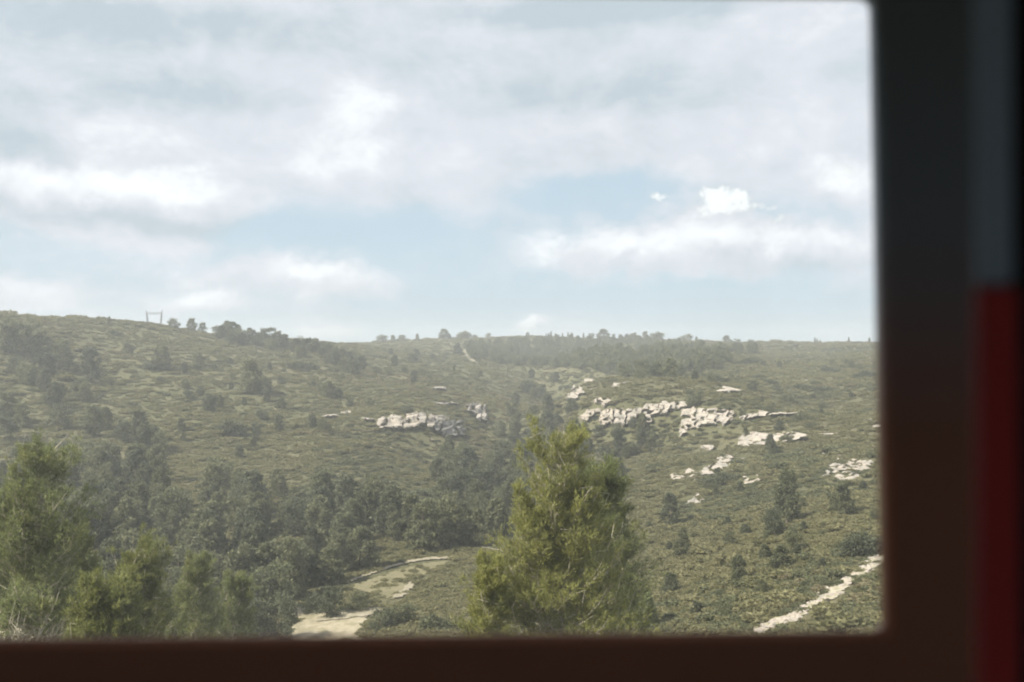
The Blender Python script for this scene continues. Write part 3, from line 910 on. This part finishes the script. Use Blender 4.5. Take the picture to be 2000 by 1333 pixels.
scatter([(420,652),(500,668),(640,688),(720,720),(700,735),(600,700),(430,675)], 34, 6, 9.5, ['pine','pine','round','spire'], [M_PINE, M_DARK], 'pine in the row descending along the left skyline', 'pines along the left skyline')
scatter([(700,700),(780,690),(900,700),(880,740),(760,740),(700,725)], 14, 5, 8, ['pine','round'], [M_PINE, M_DARK], 'pine on the far middle slope left of the path', 'pines on the far middle slope')
scatter([(1120,850),(1260,840),(1290,900),(1200,960),(1130,930)], 16, 4, 7, ['pine','round'], [M_DARK, M_SCRUB_D], 'dark tree in the hollow below the right cliff', 'trees in the hollow below the right cliff', .7)
scatter([(1300,690),(1710,690),(1710,860),(1450,900),(1450,780),(1300,745)], 40, 2.2, 5, ['round','pine','wide'], [M_SCRUB_D, M_DARK], 'small dark bush scattered on the right plateau', 'small bushes on the right plateau', 1, 'bush')
scatter([(1250,900),(1700,930),(1720,1060),(1450,1220),(1260,1220)], 26, 1.6, 3.2, ['round','pine'], [M_SCRUB_D, M_DARK], 'small olive bush scattered on the near right slope', 'small bushes on the near right slope', .7, 'bush')
for x0, x1, y, st, lab in ((1066, 1140, 658, 'spire', 'small spiky conifer on the far skyline right of centre'), (1145, 1420, 664, 'round', 'small tree on the far right skyline left of the dome tree'),
                           (1490, 1700, 668, 'spire', 'tiny conifer on the far right skyline near the window edge'), (720, 1060, 662, 'round', 'small tree along the far middle skyline')):
    n = {1066: 9, 1145: 20, 1490: 6, 720: 22}[x0]
    for k in range(n):
        x = x0 + (x1 - x0) * RNG.random() ** (1.0 if k % 3 else .6)
        lb = ('flattened ' if k % 4 == 1 else '') + lab.split(' on the')[0].split(' along')[0] + ' on the skyline ' + where(x, y)
        plant(x, y - 6, RNG.uniform(6, 13) if st == 'spire' else RNG.choice((5, 7, 9, 11, 14, 18)) * RNG.uniform(.8, 1.15), 'pine' if st == 'round' and k % 2 else st, M_DARK if st == 'spire' else M_PINE, lb, lab.replace('small ', '').replace('tiny ', '') + ' group', wide=RNG.uniform(.9, 2.2) if st == 'round' else 1.2)
print('trees', len(TREES))

# ---------------- scrub and the far wood: stuff, instanced on points
def scrub_proto(seed, mat, n=26, each=34, flat_=.55, size=.105):
    rg = np.random.default_rng(seed); C = []; R = []
    for k in range(n):
        a = rg.random() * 6.28; q = rg.random() ** .5 * .42
        C.append((math.cos(a) * q, math.sin(a) * q, flat_ * (.15 + .6 * rg.random() * (1 - q)))); R.append(.13 + .07 * rg.random())
    V, T = tri_cloud(np.array(C), np.array(R), each, size, rg, .8)
    return mesh_np('scrub_tuft', V, T, mat)


def instancer(name, pts, idx, scl, rot, protos, label, cat):
    col = bpy.data.collections.new(name + '_kinds')
    for i_, me_ in enumerate(protos):
        o = bpy.data.objects.new('%s_kind_%02d' % (name, i_), me_); col.objects.link(o)
    me = bpy.data.meshes.new(name)
    me.vertices.add(len(pts)); me.vertices.foreach_set('co', np.asarray(pts, np.float32).ravel())
    a = me.attributes.new('pick', 'INT', 'POINT'); a.data.foreach_set('value', np.asarray(idx, np.int32))
    a = me.attributes.new('grow', 'FLOAT_VECTOR', 'POINT'); a.data.foreach_set('vector', np.asarray(scl, np.float32).ravel())
    a = me.attributes.new('turn', 'FLOAT_VECTOR', 'POINT'); a.data.foreach_set('vector', np.asarray(rot, np.float32).ravel())
    o = link(name, me)
    ng = bpy.data.node_groups.new(name + '_nodes', 'GeometryNodeTree')
    ng.interface.new_socket('Geometry', in_out='INPUT', socket_type='NodeSocketGeometry')
    ng.interface.new_socket('Geometry', in_out='OUTPUT', socket_type='NodeSocketGeometry')
    N = ng.nodes; L = ng.links
    gi = N.new('NodeGroupInput'); go = N.new('NodeGroupOutput')
    ip = N.new('GeometryNodeInstanceOnPoints'); ci = N.new('GeometryNodeCollectionInfo')
    ci.inputs['Collection'].default_value = col; ci.inputs['Separate Children'].default_value = True; ci.inputs['Reset Children'].default_value = True

    def attr(n, ty):
        x = N.new('GeometryNodeInputNamedAttribute'); x.data_type = ty; x.inputs['Name'].default_value = n
        return x.outputs['Attribute']
    L.new(gi.outputs[0], ip.inputs['Points']); L.new(ci.outputs[0], ip.inputs['Instance'])
    ip.inputs['Pick Instance'].default_value = True
    L.new(attr('pick', 'INT'), ip.inputs['Instance Index'])
    L.new(attr('grow', 'FLOAT_VECTOR'), ip.inputs['Scale'])
    L.new(attr('turn', 'FLOAT_VECTOR'), ip.inputs['Rotation'])
    L.new(ip.outputs[0], go.inputs[0])
    md = o.modifiers.new('scatter', 'NODES'); md.node_group = ng
    return tag(o, label, cat, kind='stuff')


SCR = [scrub_proto(s, M_SCRUB) for s in range(5)] + [scrub_proto(20 + s, M_SCRUB_D) for s in range(3)] + [scrub_proto(40 + s, M_SCRUB_O) for s in range(2)]
N_SCRUB = 110000
ang = np.radians(NPR.uniform(-31, 26, N_SCRUB))
rad = np.exp(NPR.uniform(math.log(60), math.log(1150), N_SCRUB))
X = rad * np.sin(ang); Yw = rad * np.cos(ang)
dens = fbm(X / 30, Yw / 30, 3, 31) + .7
keep = NPR.random(N_SCRUB) < np.clip(dens * 1.5, .60, 1)
for poly in BARE:
    w = [hit_crest(*q) for q in poly]; KEEP_OUT.append(([(q.x, q.y) for q in w if q], .25))
for poly, thin in KEEP_OUT:
    xs = [q[0] for q in poly]; ys = [q[1] for q in poly]
    hide = 2.4 if min(ys) > 60 and max(ys) < 140 else 4.0
    near = keep & (X > min(xs) - 1) & (X < max(xs) + 1) & (Yw > min(ys) - hide) & (Yw < max(ys))
    for q in np.nonzero(near)[0]:
        if NPR.random() >= thin and any(inpoly(X[q], Yw[q] + d_, poly) for d_ in (0, hide * .33, hide * .66, hide)): keep[q] = False
X, Yw = X[keep], Yw[keep]; rad = rad[keep]; n = len(X)
Z = np.array([zat(a, b_) for a, b_ in zip(X, Yw)])
s = NPR.lognormal(0, .38, n) * np.clip(.75 + rad / 420, .8, 2.6)
pick = np.where(fbm(X / 45, Yw / 45, 2, 77) + NPR.normal(size=n) * .22 > .27, NPR.integers(5, 8, n), NPR.integers(0, 5, n))
pick = np.where(fbm(X / 70 + 9, Yw / 70, 3, 55) + NPR.normal(size=n) * .16 > .42, NPR.integers(8, 10, n), pick)
instancer('garrigue_scrub', np.stack([X, Yw, Z - .05], -1), pick, np.stack([s * NPR.uniform(1, 1.6, n), s * NPR.uniform(1, 1.4, n), s * NPR.uniform(.42, .80, n)], -1),
          np.stack([np.zeros(n), np.zeros(n), NPR.uniform(0, 6.28, n)], -1), SCR, 'low grey green garrigue scrub covering the slopes', 'scrub')

# far wood: one mass
FW = [(905,682),(1000,668),(1080,664),(1300,672),(1480,690),(1440,706),(1330,745),(1240,742),(1150,722),(930,712)]
pp, sc_ = [], []
k = 0
while k < 1500:
    x, y = RNG.uniform(905, 1480), RNG.uniform(664, 746)
    k += 1
    if not inpoly(x, y, FW): continue
    if x > 1200 and RNG.random() < .35: continue
    p = hit(x, y)
    if p: pp.append(p[:]); sc_.append(RNG.uniform(5, 9))
far = [crown_mesh('pine', q, M_FAR) for q in range(4)] + [crown_mesh('round', q, M_FAR) for q in range(2)]
n = len(pp); sc_ = np.array(sc_)
instancer('far_wood', np.array(pp), NPR.integers(0, 6, n), np.stack([sc_ * 1.1, sc_ * 1.1, sc_], -1), np.stack([np.zeros(n), np.zeros(n), NPR.uniform(0, 6.28, n)], -1), far, 'continuous band of pine wood across the far slope', 'wood')

# ------------------------------------------------------------------ near trees
def needles(cen, dirs, n_each, length, width, rg, spread=.8):
    """needle tufts: thin triangles fanning out of each centre"""
    m_ = len(cen)
    c = np.repeat(cen, n_each, 0); d = np.repeat(dirs, n_each, 0)
    v = d + rg.normal(size=c.shape) * spread; v /= np.linalg.norm(v, axis=1)[:, None]
    w = np.cross(v, rg.normal(size=c.shape)); w /= np.linalg.norm(w, axis=1)[:, None]
    L = length * (.6 + .8 * rg.random((len(c), 1)))
    c = c + rg.normal(size=c.shape) * .06
    V = np.stack([c - w * width, c + w * width, c + v * L], 1).reshape(-1, 3)
    return V, np.arange(len(V)).reshape(-1, 3)


def big_tree(name, base, H, prof, n_limb, stems, mat, bark, label, cat, seed, t0=.12, tufts=10, n_needle=11, nl=.26, nw=.020, up=.6, droop=0.0, twigs=9, bare=0):
    rg = np.random.default_rng(seed)
    root = bpy.data.objects.new(name, None); COL.objects.link(root); root.location = base; root.empty_display_size = .3
    tag(root, label, cat)
    cen, dr = [], []
    trunks = []
    for (sx, sy, tx, ty, hh, fr) in stems:               # foot offset, top offset, height fraction, radius
        k = 9; u = np.linspace(0, 1, k)
        pth = np.stack([sx + (tx - sx) * u ** 1.3, sy + (ty - sy) * u ** 1.3, u * H * hh - .3 * (1 - u)], -1)
        pth[1:-1, :2] += rg.normal(size=(k - 2, 2)) * H * .012
        tb = Tubes(); tb.add(pth, fr * (1 - u) ** .8 + .012, 7)
        link('trunk', tb.mesh('trunk', bark), root); trunks.append(pth)
    for q in range(n_limb):
        pth = trunks[q % len(trunks)]
        t = t0 + (1 - t0) * ((q + rg.random()) / n_limb) ** .9
        f = t * (len(pth) - 1); i0 = min(int(f), len(pth) - 2); st = pth[i0] + (pth[i0 + 1] - pth[i0]) * (f - i0)
        a = q * 2.39996 + rg.normal() * .3
        L = prof(t, a) * (.65 + .45 * rg.random())
        e = up * (.25 + .9 * t) + rg.normal() * .12
        u = np.linspace(0, 1, 6)
        hx = L * (u - .12 * u ** 2); hz = L * (math.tan(min(e, 1.2)) * .55 * u ** 1.6 - droop * u)
        lp = np.stack([st[0] + math.cos(a) * hx, st[1] + math.sin(a) * hx, st[2] + hz], -1)
        lp[1:] += rg.normal(size=(5, 3)) * L * .03
        tb = Tubes(); r0 = .022 + .03 * L / 3
        tb.add(lp, r0 * (1 - u * .8), 5)
        if q % 3 == 0:                                    # dead, bleached shoot beside the living limb
            u = np.linspace(0, 1, 5); Lb = L * rg.uniform(.75, 1.15); a2 = a + rg.normal() * .35
            bp = np.stack([st[0] + math.cos(a2) * Lb * (u - .2 * u ** 2), st[1] + math.sin(a2) * Lb * (u - .2 * u ** 2), st[2] + Lb * (.15 * u + .75 * u ** 1.8)], -1)
            bp[1:] += rg.normal(size=(4, 3)) * L * .04
            dt = Tubes(); dt.add(bp, .030 * (1 - .7 * u), 4)
            for b_ in range(4):
                m0 = bp[1 + b_ % 4]; dt.add([m0, m0 + rg.normal(size=3) * .22 + np.array([0, 0, .28]), m0 + rg.normal(size=3) * .3 + np.array([0, 0, .6])], [.018, .013, .008], 3)
            link('branch', dt.mesh('branch', M_PALEBARK), root)
        for w_ in range(twigs):
            s_ = .12 + .88 * (w_ + rg.random()) / twigs
            f = s_ * 5; i0 = min(int(f), 4); ps = lp[i0] + (lp[i0 + 1] - lp[i0]) * (f - i0)
            d = lp[i0 + 1] - lp[i0]; d /= np.linalg.norm(d)
            sd = np.cross(d, [0, 0, 1.]) * (1 if w_ % 2 else -1)
            dd = d * .7 + sd * rg.uniform(.3, .9) + np.array([0, 0, rg.uniform(-.05, .75)]); dd /= np.linalg.norm(dd)
            tl = L * .34 * (1.1 - s_ * .5) + .15
            mid = ps + dd * tl * .5 + rg.normal(size=3) * .03; end = ps + dd * tl + np.array([0, 0, tl * .15])
            tb.add([ps, mid, end], [.016, .012, .006], 3)
            if q < bare or rg.random() < .10: continue
            v = rg.random((tufts, 1)) ** .7
            c = ps + (end - ps) * (v * 1.05) + rg.normal(size=(tufts, 3)) * (.06 + tl * .16)
            cen.append(c); dr.append(np.repeat((dd + np.array([0, 0, .35]))[None], tufts, 0))
        link('branch', tb.mesh('branch', bark if rg.random() < .45 else M_PALEBARK), root)
    cen = np.concatenate(cen); dr = np.concatenate(dr)
    V, T = needles(cen, dr, n_needle, nl, nw, rg)
    o = link('crown', mesh_np('crown', V, T, mat), root)
    print(name, len(T))
    return root


def ground_pt(px, Y):
    x = (px - 1000) / F * Y
    return Vector((x, Y, zat(x, Y)))


def top_h(base, py): return E - (py - HOR) / F * base.y - base.z


b0 = ground_pt(1085, 46); H0 = top_h(b0, 866)
big_tree('big_pine_tree', b0, H0, lambda t, a: 4.7 * (1 - t) ** .72 * (1.0 + .15 * math.sin(a * 2 + 1)) + .6, 150,
         [(0, 0, .3, .2, 1.0, .15), (.1, .1, -1.2, .3, .80, .10), (.1, -.1, 1.1, .4, .84, .09)],
         M_HERO, M_PALEBARK, 'big bright yellow green pine rising in front of the valley', 'tree', 3, t0=.16, tufts=9, n_needle=7, twigs=11, up=.95)
b1 = ground_pt(1190, 52); H1 = top_h(b1, 925)
big_tree('pine_tree', b1, H1, lambda t, a: 3.1 * (1 - t) ** .55 + .6, 90, [(0, 0, -.3, .1, 1.0, .12)], M_HERO2, M_BARK,
         'darker green pine standing behind the right side of the big bright pine', 'tree', 5, t0=.2, tufts=10, n_needle=7, up=.8)
b2 = ground_pt(60, 50); H2 = top_h(b2, 895)
big_tree('pine_tree', b2, H2, lambda t, a: 4.5 * (1 - t) ** .6 + .6, 140, [(0, 0, .2, .2, 1.0, .15), (0, 0, -1.3, .3, .8, .10)], M_HERO2, M_PALEBARK,
         'big green pine with pale twigs at the lower left', 'tree', 8, t0=.14, tufts=8, n_needle=7, up=.9)
b3 = ground_pt(280, 56); H3 = top_h(b3, 1085)
big_tree('young_tree', b3, H3, lambda t, a: 2.6 * (1 - t) ** .5 + .5, 60, [(0, 0, .15, 0, 1.0, .09), (.05, 0, -.35, .1, .9, .06)], M_GOLD, M_PALEBARK,
         'small young tree with a forked pale trunk and thin olive leaves', 'tree', 12, t0=.30, tufts=7, n_needle=9, up=1.0)
b4 = ground_pt(205, 44); H4 = top_h(b4, 1175)
big_tree('shrub', b4, H4, lambda t, a: 1.9 * (1 - t) ** .45 + .5, 60, [(0, 0, .15, 0, 1.0, .07)], M_GOLD, M_PALEBARK,
         'yellow green shrub between the left pine and the forked young tree', 'shrub', 15, t0=.35, tufts=9, n_needle=10, up=1.0)
b6 = ground_pt(955, 44); H6 = top_h(b6, 1110)
big_tree('shrub', b6, H6, lambda t, a: 1.3 * (1 - t) ** .5 + .4, 28, [(0, 0, .05, 0, 1.0, .06)], M_HERO, M_BARK,
         'slim yellow green sapling at the left foot of the big pine', 'shrub', 19, t0=.3, tufts=8, n_needle=10, up=1.0)
b7 = ground_pt(40, 40); H7 = top_h(b7, 1195)
big_tree('bare_shrub', b7, H7, lambda t, a: 1.9 * (1 - t) ** .4 + .4, 34, [(0, 0, .1, 0, 1.0, .05), (.3, 0, .9, 0, 1.0, .05), (-.3, 0, -.9, 0, .95, .05)], M_HERO2, M_PALEBARK,
         'tangle of bare grey twigs in the bottom left corner', 'shrub', 23, t0=.4, tufts=4, n_needle=8, up=1.0, twigs=12, bare=24)

for px_, Y_, top_, R_0, sd, lb in ((140, 62, 1020, 2.6, 31, 'green pine filling the gap behind the yellow green shrub'), (380, 68, 1080, 2.6, 33, 'pale green pine right of the forked young tree'),
                                (455, 75, 1110, 2.4, 35, 'wispy green pine left of the dark bushes by the clearing')):
    b_ = ground_pt(px_, Y_)
    big_tree('pine_tree', b_, top_h(b_, top_ + 25), lambda t, a: R_0 * (1 - t) ** .6 + .5, 56, [(0, 0, .2, .1, 1.0, .10)], M_HERO2, M_PALEBARK, lb, 'tree', sd, t0=.3, tufts=7, n_needle=7, up=.9)

# ------------------------------------------------------------------ pylon behind the left crest
Yp = 640.0
xp = (301 - 1000) / F * Yp
zg = zat(xp, Yp)
top = E + (HOR - 605) / F * Yp
root = bpy.data.objects.new('electricity_pylon', None); COL.objects.link(root); root.location = (xp, Yp, zg)
tag(root, 'grey portal shaped lattice pylon on the left skyline', 'pylon')
Hh = top - zg; Wd = 4.9
for sgn in (-1, 1):
    tb = Tubes(); n = 8
    for dx in (-.45, .45):
        for dy in (-.45, .45):
            tb.add([(sgn * (Wd - .9) + dx * 1.0, dy, -1), (sgn * Wd + dx * .5, dy * .5, Hh - 2.4)], [.17, .17], 4)
    for k in range(n):
        z0 = (Hh - 2.4) * k / n; z1 = (Hh - 2.4) * (k + 1) / n; u = (sgn * (Wd - .9 + .9 * k / n)); 
        tb.add([(u - .45, -.4, z0), (u + .5, -.4, z1)], [.11, .11], 4); tb.add([(u + .45, .4, z0), (u - .4, .4, z1)], [.11, .11], 4)
    link('mast', tb.mesh('mast', M_STEEL), root)
    tb = Tubes(); tb.add([(sgn * Wd - .3, 0, Hh - 2.4), (sgn * (Wd + .45), 0, Hh)], [.2, .12], 4); tb.add([(sgn * Wd + .3, 0, Hh - 2.4), (sgn * (Wd + .45), 0, Hh)], [.2, .12], 4)
    link('earth_wire_peak', tb.mesh('earth_wire_peak', M_STEEL), root)
tb = Tubes()
for z in (Hh - 2.9, Hh - 2.0):
    for dy in (-.35, .35):
        tb.add([(-Wd, dy, z), (Wd, dy, z)], [.17, .17], 4)
for k in range(10):
    x0 = -Wd + 2 * Wd * k / 10; x1 = x0 + 2 * Wd / 10
    tb.add([(x0, -.35, Hh - 2.9), (x1, -.35, Hh - 2.0)], [.11, .11], 4)
link('crossbeam', tb.mesh('crossbeam', M_STEEL), root)

# ------------------------------------------------------------------ railway carriage round the camera
def cabin(name, c, rough=.6, spec=.4, lower=None, noise=True):
    m, h, t = material(name)
    geo = h.n('ShaderNodeNewGeometry')
    p = h.n('ShaderNodeBsdfPrincipled'); p.inputs['Roughness'].default_value = rough; p.inputs['Specular IOR Level'].default_value = spec
    n_ = h.noise(geo.outputs['Position'], 400, 3, .6)
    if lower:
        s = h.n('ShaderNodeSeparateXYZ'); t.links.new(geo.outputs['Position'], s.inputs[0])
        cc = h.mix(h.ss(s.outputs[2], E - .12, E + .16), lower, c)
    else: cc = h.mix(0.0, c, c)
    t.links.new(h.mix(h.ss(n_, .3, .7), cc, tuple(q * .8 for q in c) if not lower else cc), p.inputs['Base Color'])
    out(t, p.outputs[0])
    return m


M_LINER = cabin('window_lining_plastic', (.17, .20, .235), .55, .3, lower=(.25, .105, .06))  # blue-grey to red-brown reflection on the lining, painted into its base colour
M_TRIMG = cabin('grey_blue_trim', (.26, .34, .42), .7)
M_TRIMR = cabin('red_trim', (.34, .028, .028), .8)
M_BLACK = cabin('black_rubber', (.012, .012, .013), .7, .2)
M_PALE = cabin('pale_grey_plastic', (.18, .20, .22), .7)
M_WALL = cabin('carriage_lining', (.42, .40, .38), .7)
M_FLOOR = cabin('carriage_floor', (.14, .13, .13), .8)
YW = .9                                                  # distance of the window lining


def wx(px, Y=YW): return (px - 1000) / F * Y
def wz(py, Y=YW): return E + (HOR - py) / F * Y


train = bpy.data.objects.new('train_carriage', None); COL.objects.link(train); train.location = (0, 0, E - 1.25)
tag(train, 'dark inside of the railway carriage wall around its window', 'train carriage')
off = Vector((0, 0, -(E - 1.25)))


def tpart(name, a, b, mat, bevel=0.0, parent=train, seg=3):
    o = box_obj(name, a, b, mat, parent, bevel, seg); o.location = off if parent is train else (0, 0, 0)
    return o


L_, R_ = -2.6, 2.6
zb, zt = E - 1.25, E + .95
win = bpy.data.objects.new('window', None); COL.objects.link(win); win.parent = train; win.location = off
xl = wx(-420); xr = wx(1731); zbot = wz(1243); ztop = wz(-2)
# lining with the opening and a rounded inner corner: one extruded ring
bm = bmesh.new()
NS = 7; rc = .012
corn = [(xr + .002, wz(1237), 1, -1, -90), (xr - .008, wz(-16), 1, 1, 0), (xl, wz(-42), -1, 1, 90), (xl, wz(1256), -1, -1, 180)]
inner, outer = [], []
ox0, ox1, oz0, oz1 = xl - .12, wx(1916), zbot - .16, ztop + .12
outc = [(ox1, oz0), (ox1, oz1), (ox0, oz1), (ox0, oz0)]
for (cx_, cz_, sx_, sz_, a0), oc in zip(corn, outc):
    for k in range(NS):
        a = math.radians(a0 + 90 * k / (NS - 1))
        inner.append((cx_ - sx_ * rc + rc * math.cos(a), cz_ - sz_ * rc + rc * math.sin(a)))
        outer.append(oc)
layers = [(YW + .055, 0.013), (YW + .006, 0.0), (YW, .006)]   # depth, widening of the opening
n = len(inner); rings = []
cxm, czm = (xl + xr) / 2, (zbot + ztop) / 2
for yy, g_ in layers:
    rings.append([bm.verts.new((x + (g_ if x > cxm else -g_), yy, z + (g_ if z > czm else -g_))) for x, z in inner])
ro = [bm.verts.new((x, YW, z)) for x, z in outer]
rb = [bm.verts.new((x, YW + .055, z)) for x, z in outer]
allr = rings + [ro, rb, rings[0]]
for A_, B_ in zip(allr[:-1], allr[1:]):
    for k in range(n):
        q = [A_[k], A_[(k + 1) % n], B_[(k + 1) % n], B_[k]]
        co = {tuple(round(c, 5) for c in v.co) for v in q}
        if len(co) >= 3:
            try: bm.faces.new(q)
            except ValueError: pass
bmesh.ops.remove_doubles(bm, verts=bm.verts, dist=1e-5)
bmesh.ops.recalc_face_normals(bm, faces=bm.faces)
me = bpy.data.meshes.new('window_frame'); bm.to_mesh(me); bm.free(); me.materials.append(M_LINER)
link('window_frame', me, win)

# the pane, faintly dusty
m, h, t = material('dusty_glass')
tr = h.n('ShaderNodeBsdfTransparent'); tr.inputs[0].default_value = (.97, .985, .975, 1)
df = h.n('ShaderNodeBsdfTranslucent'); df.inputs[0].default_value = (.8, .8, .74, 1)
geo = h.n('ShaderNodeNewGeometry')
mx = h.n('ShaderNodeMixShader')
t.links.new(h.ss(h.noise(geo.outputs['Position'], 5, 4, .6), .35, .7, .012, .035), mx.inputs[0])
t.links.new(tr.outputs[0], mx.inputs[1]); t.links.new(df.outputs[0], mx.inputs[2])
gl = h.n('ShaderNodeBsdfGlossy'); gl.inputs['Roughness'].default_value = .02
mx2 = h.n('ShaderNodeMixShader'); mx2.inputs[0].default_value = .008
t.links.new(mx.outputs[0], mx2.inputs[1]); t.links.new(gl.outputs[0], mx2.inputs[2])
out(t, mx2.outputs[0]); M_GLASS = m
o = box_obj('pane', (ox0 + .01, YW + .058, oz0 + .05), (ox1 - .01, YW + .064, oz1 - .05), M_GLASS, win)

# carriage wall around the window, with roof, floor and ends; unseen far-side windows added to let sky light reach the frame
YO = YW + .07
tpart('wall_panel', (L_, YW + .004, zb), (ox0 - .001, YO, zt), M_WALL)
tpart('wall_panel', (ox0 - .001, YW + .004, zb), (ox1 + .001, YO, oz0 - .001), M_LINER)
tpart('wall_panel', (ox0 - .001, YW + .004, oz1 + .001), (ox1 + .001, YO, zt), M_WALL)
tpart('wall_panel', (ox1 + .001, YW + .03, zb), (R_, YO, zt), M_BLACK)
tpart('ceiling', (L_, -1.95, zt), (R_, YO, zt + .05), M_WALL)
tpart('floor', (L_, -1.95, zb - .05), (R_, YO, zb), M_FLOOR)
tpart('end_wall', (L_ - .05, -1.95, zb - .05), (L_, YO, zt + .05), M_WALL)
tpart('end_wall', (R_, -1.95, zb - .05), (R_ + .05, YO, zt + .05), M_WALL)
tpart('far_wall', (L_, -2.0, zb), (R_, -1.95, E - .3), M_WALL)
tpart('far_wall', (L_, -2.0, E + .45), (R_, -1.95, zt), M_WALL)
for x in (L_, -.9, .7, R_ - .3):
    tpart('fill_window_post', (x, -1.995, E - .3), (x + .3, -1.955, E + .45), M_WALL)
# two-tone upright beside the window: grey blue above, red below
YT = .46
strip_ = bpy.data.objects.new('upright_trim', None); COL.objects.link(strip_); strip_.parent = train; strip_.location = off
x0, x1 = wx(1916, YT), wx(1984, YT)
zs = wz(556, YT)
box_obj('upper_section', (x0, YT, zs), (x1, YT + .008, zt - .01), M_TRIMG, strip_, .003)
box_obj('lower_section', (x0 - .001, YT - .003, zb + .01), (x1 + .001, YT + .008, zs - .001), M_TRIMR, strip_, .003)
box_obj('small_panel', (wx(1996, YT), YT + .03, wz(965, YT)), (wx(2060, YT), YT + .04, wz(842, YT)), M_PALE, train, .004).location = off

# ------------------------------------------------------------------ haze
m, h, t = material('haze_air')
pv = h.n('ShaderNodeVolumePrincipled')
pv.inputs['Color'].default_value = (.93, .965, .985, 1); pv.inputs['Density'].default_value = .00040; pv.inputs['Anisotropy'].default_value = .1
o = t.nodes.new('ShaderNodeOutputMaterial'); t.links.new(pv.outputs[0], o.inputs['Volume'])
M_HAZE = m
zmax = max(V_[2] for V_ in (GZ.max(),) * 1 if False) if False else float(GZ.max())
hz = box_obj('haze', (-2650, -2650, float(GZ.min()) - 1), (2650, 2650, max(zmax, E) + 22), M_HAZE)
tag(hz, 'pale blue air between the window and the far hills', kind='stuff')
print('GZ range', GZ.min(), GZ.max())
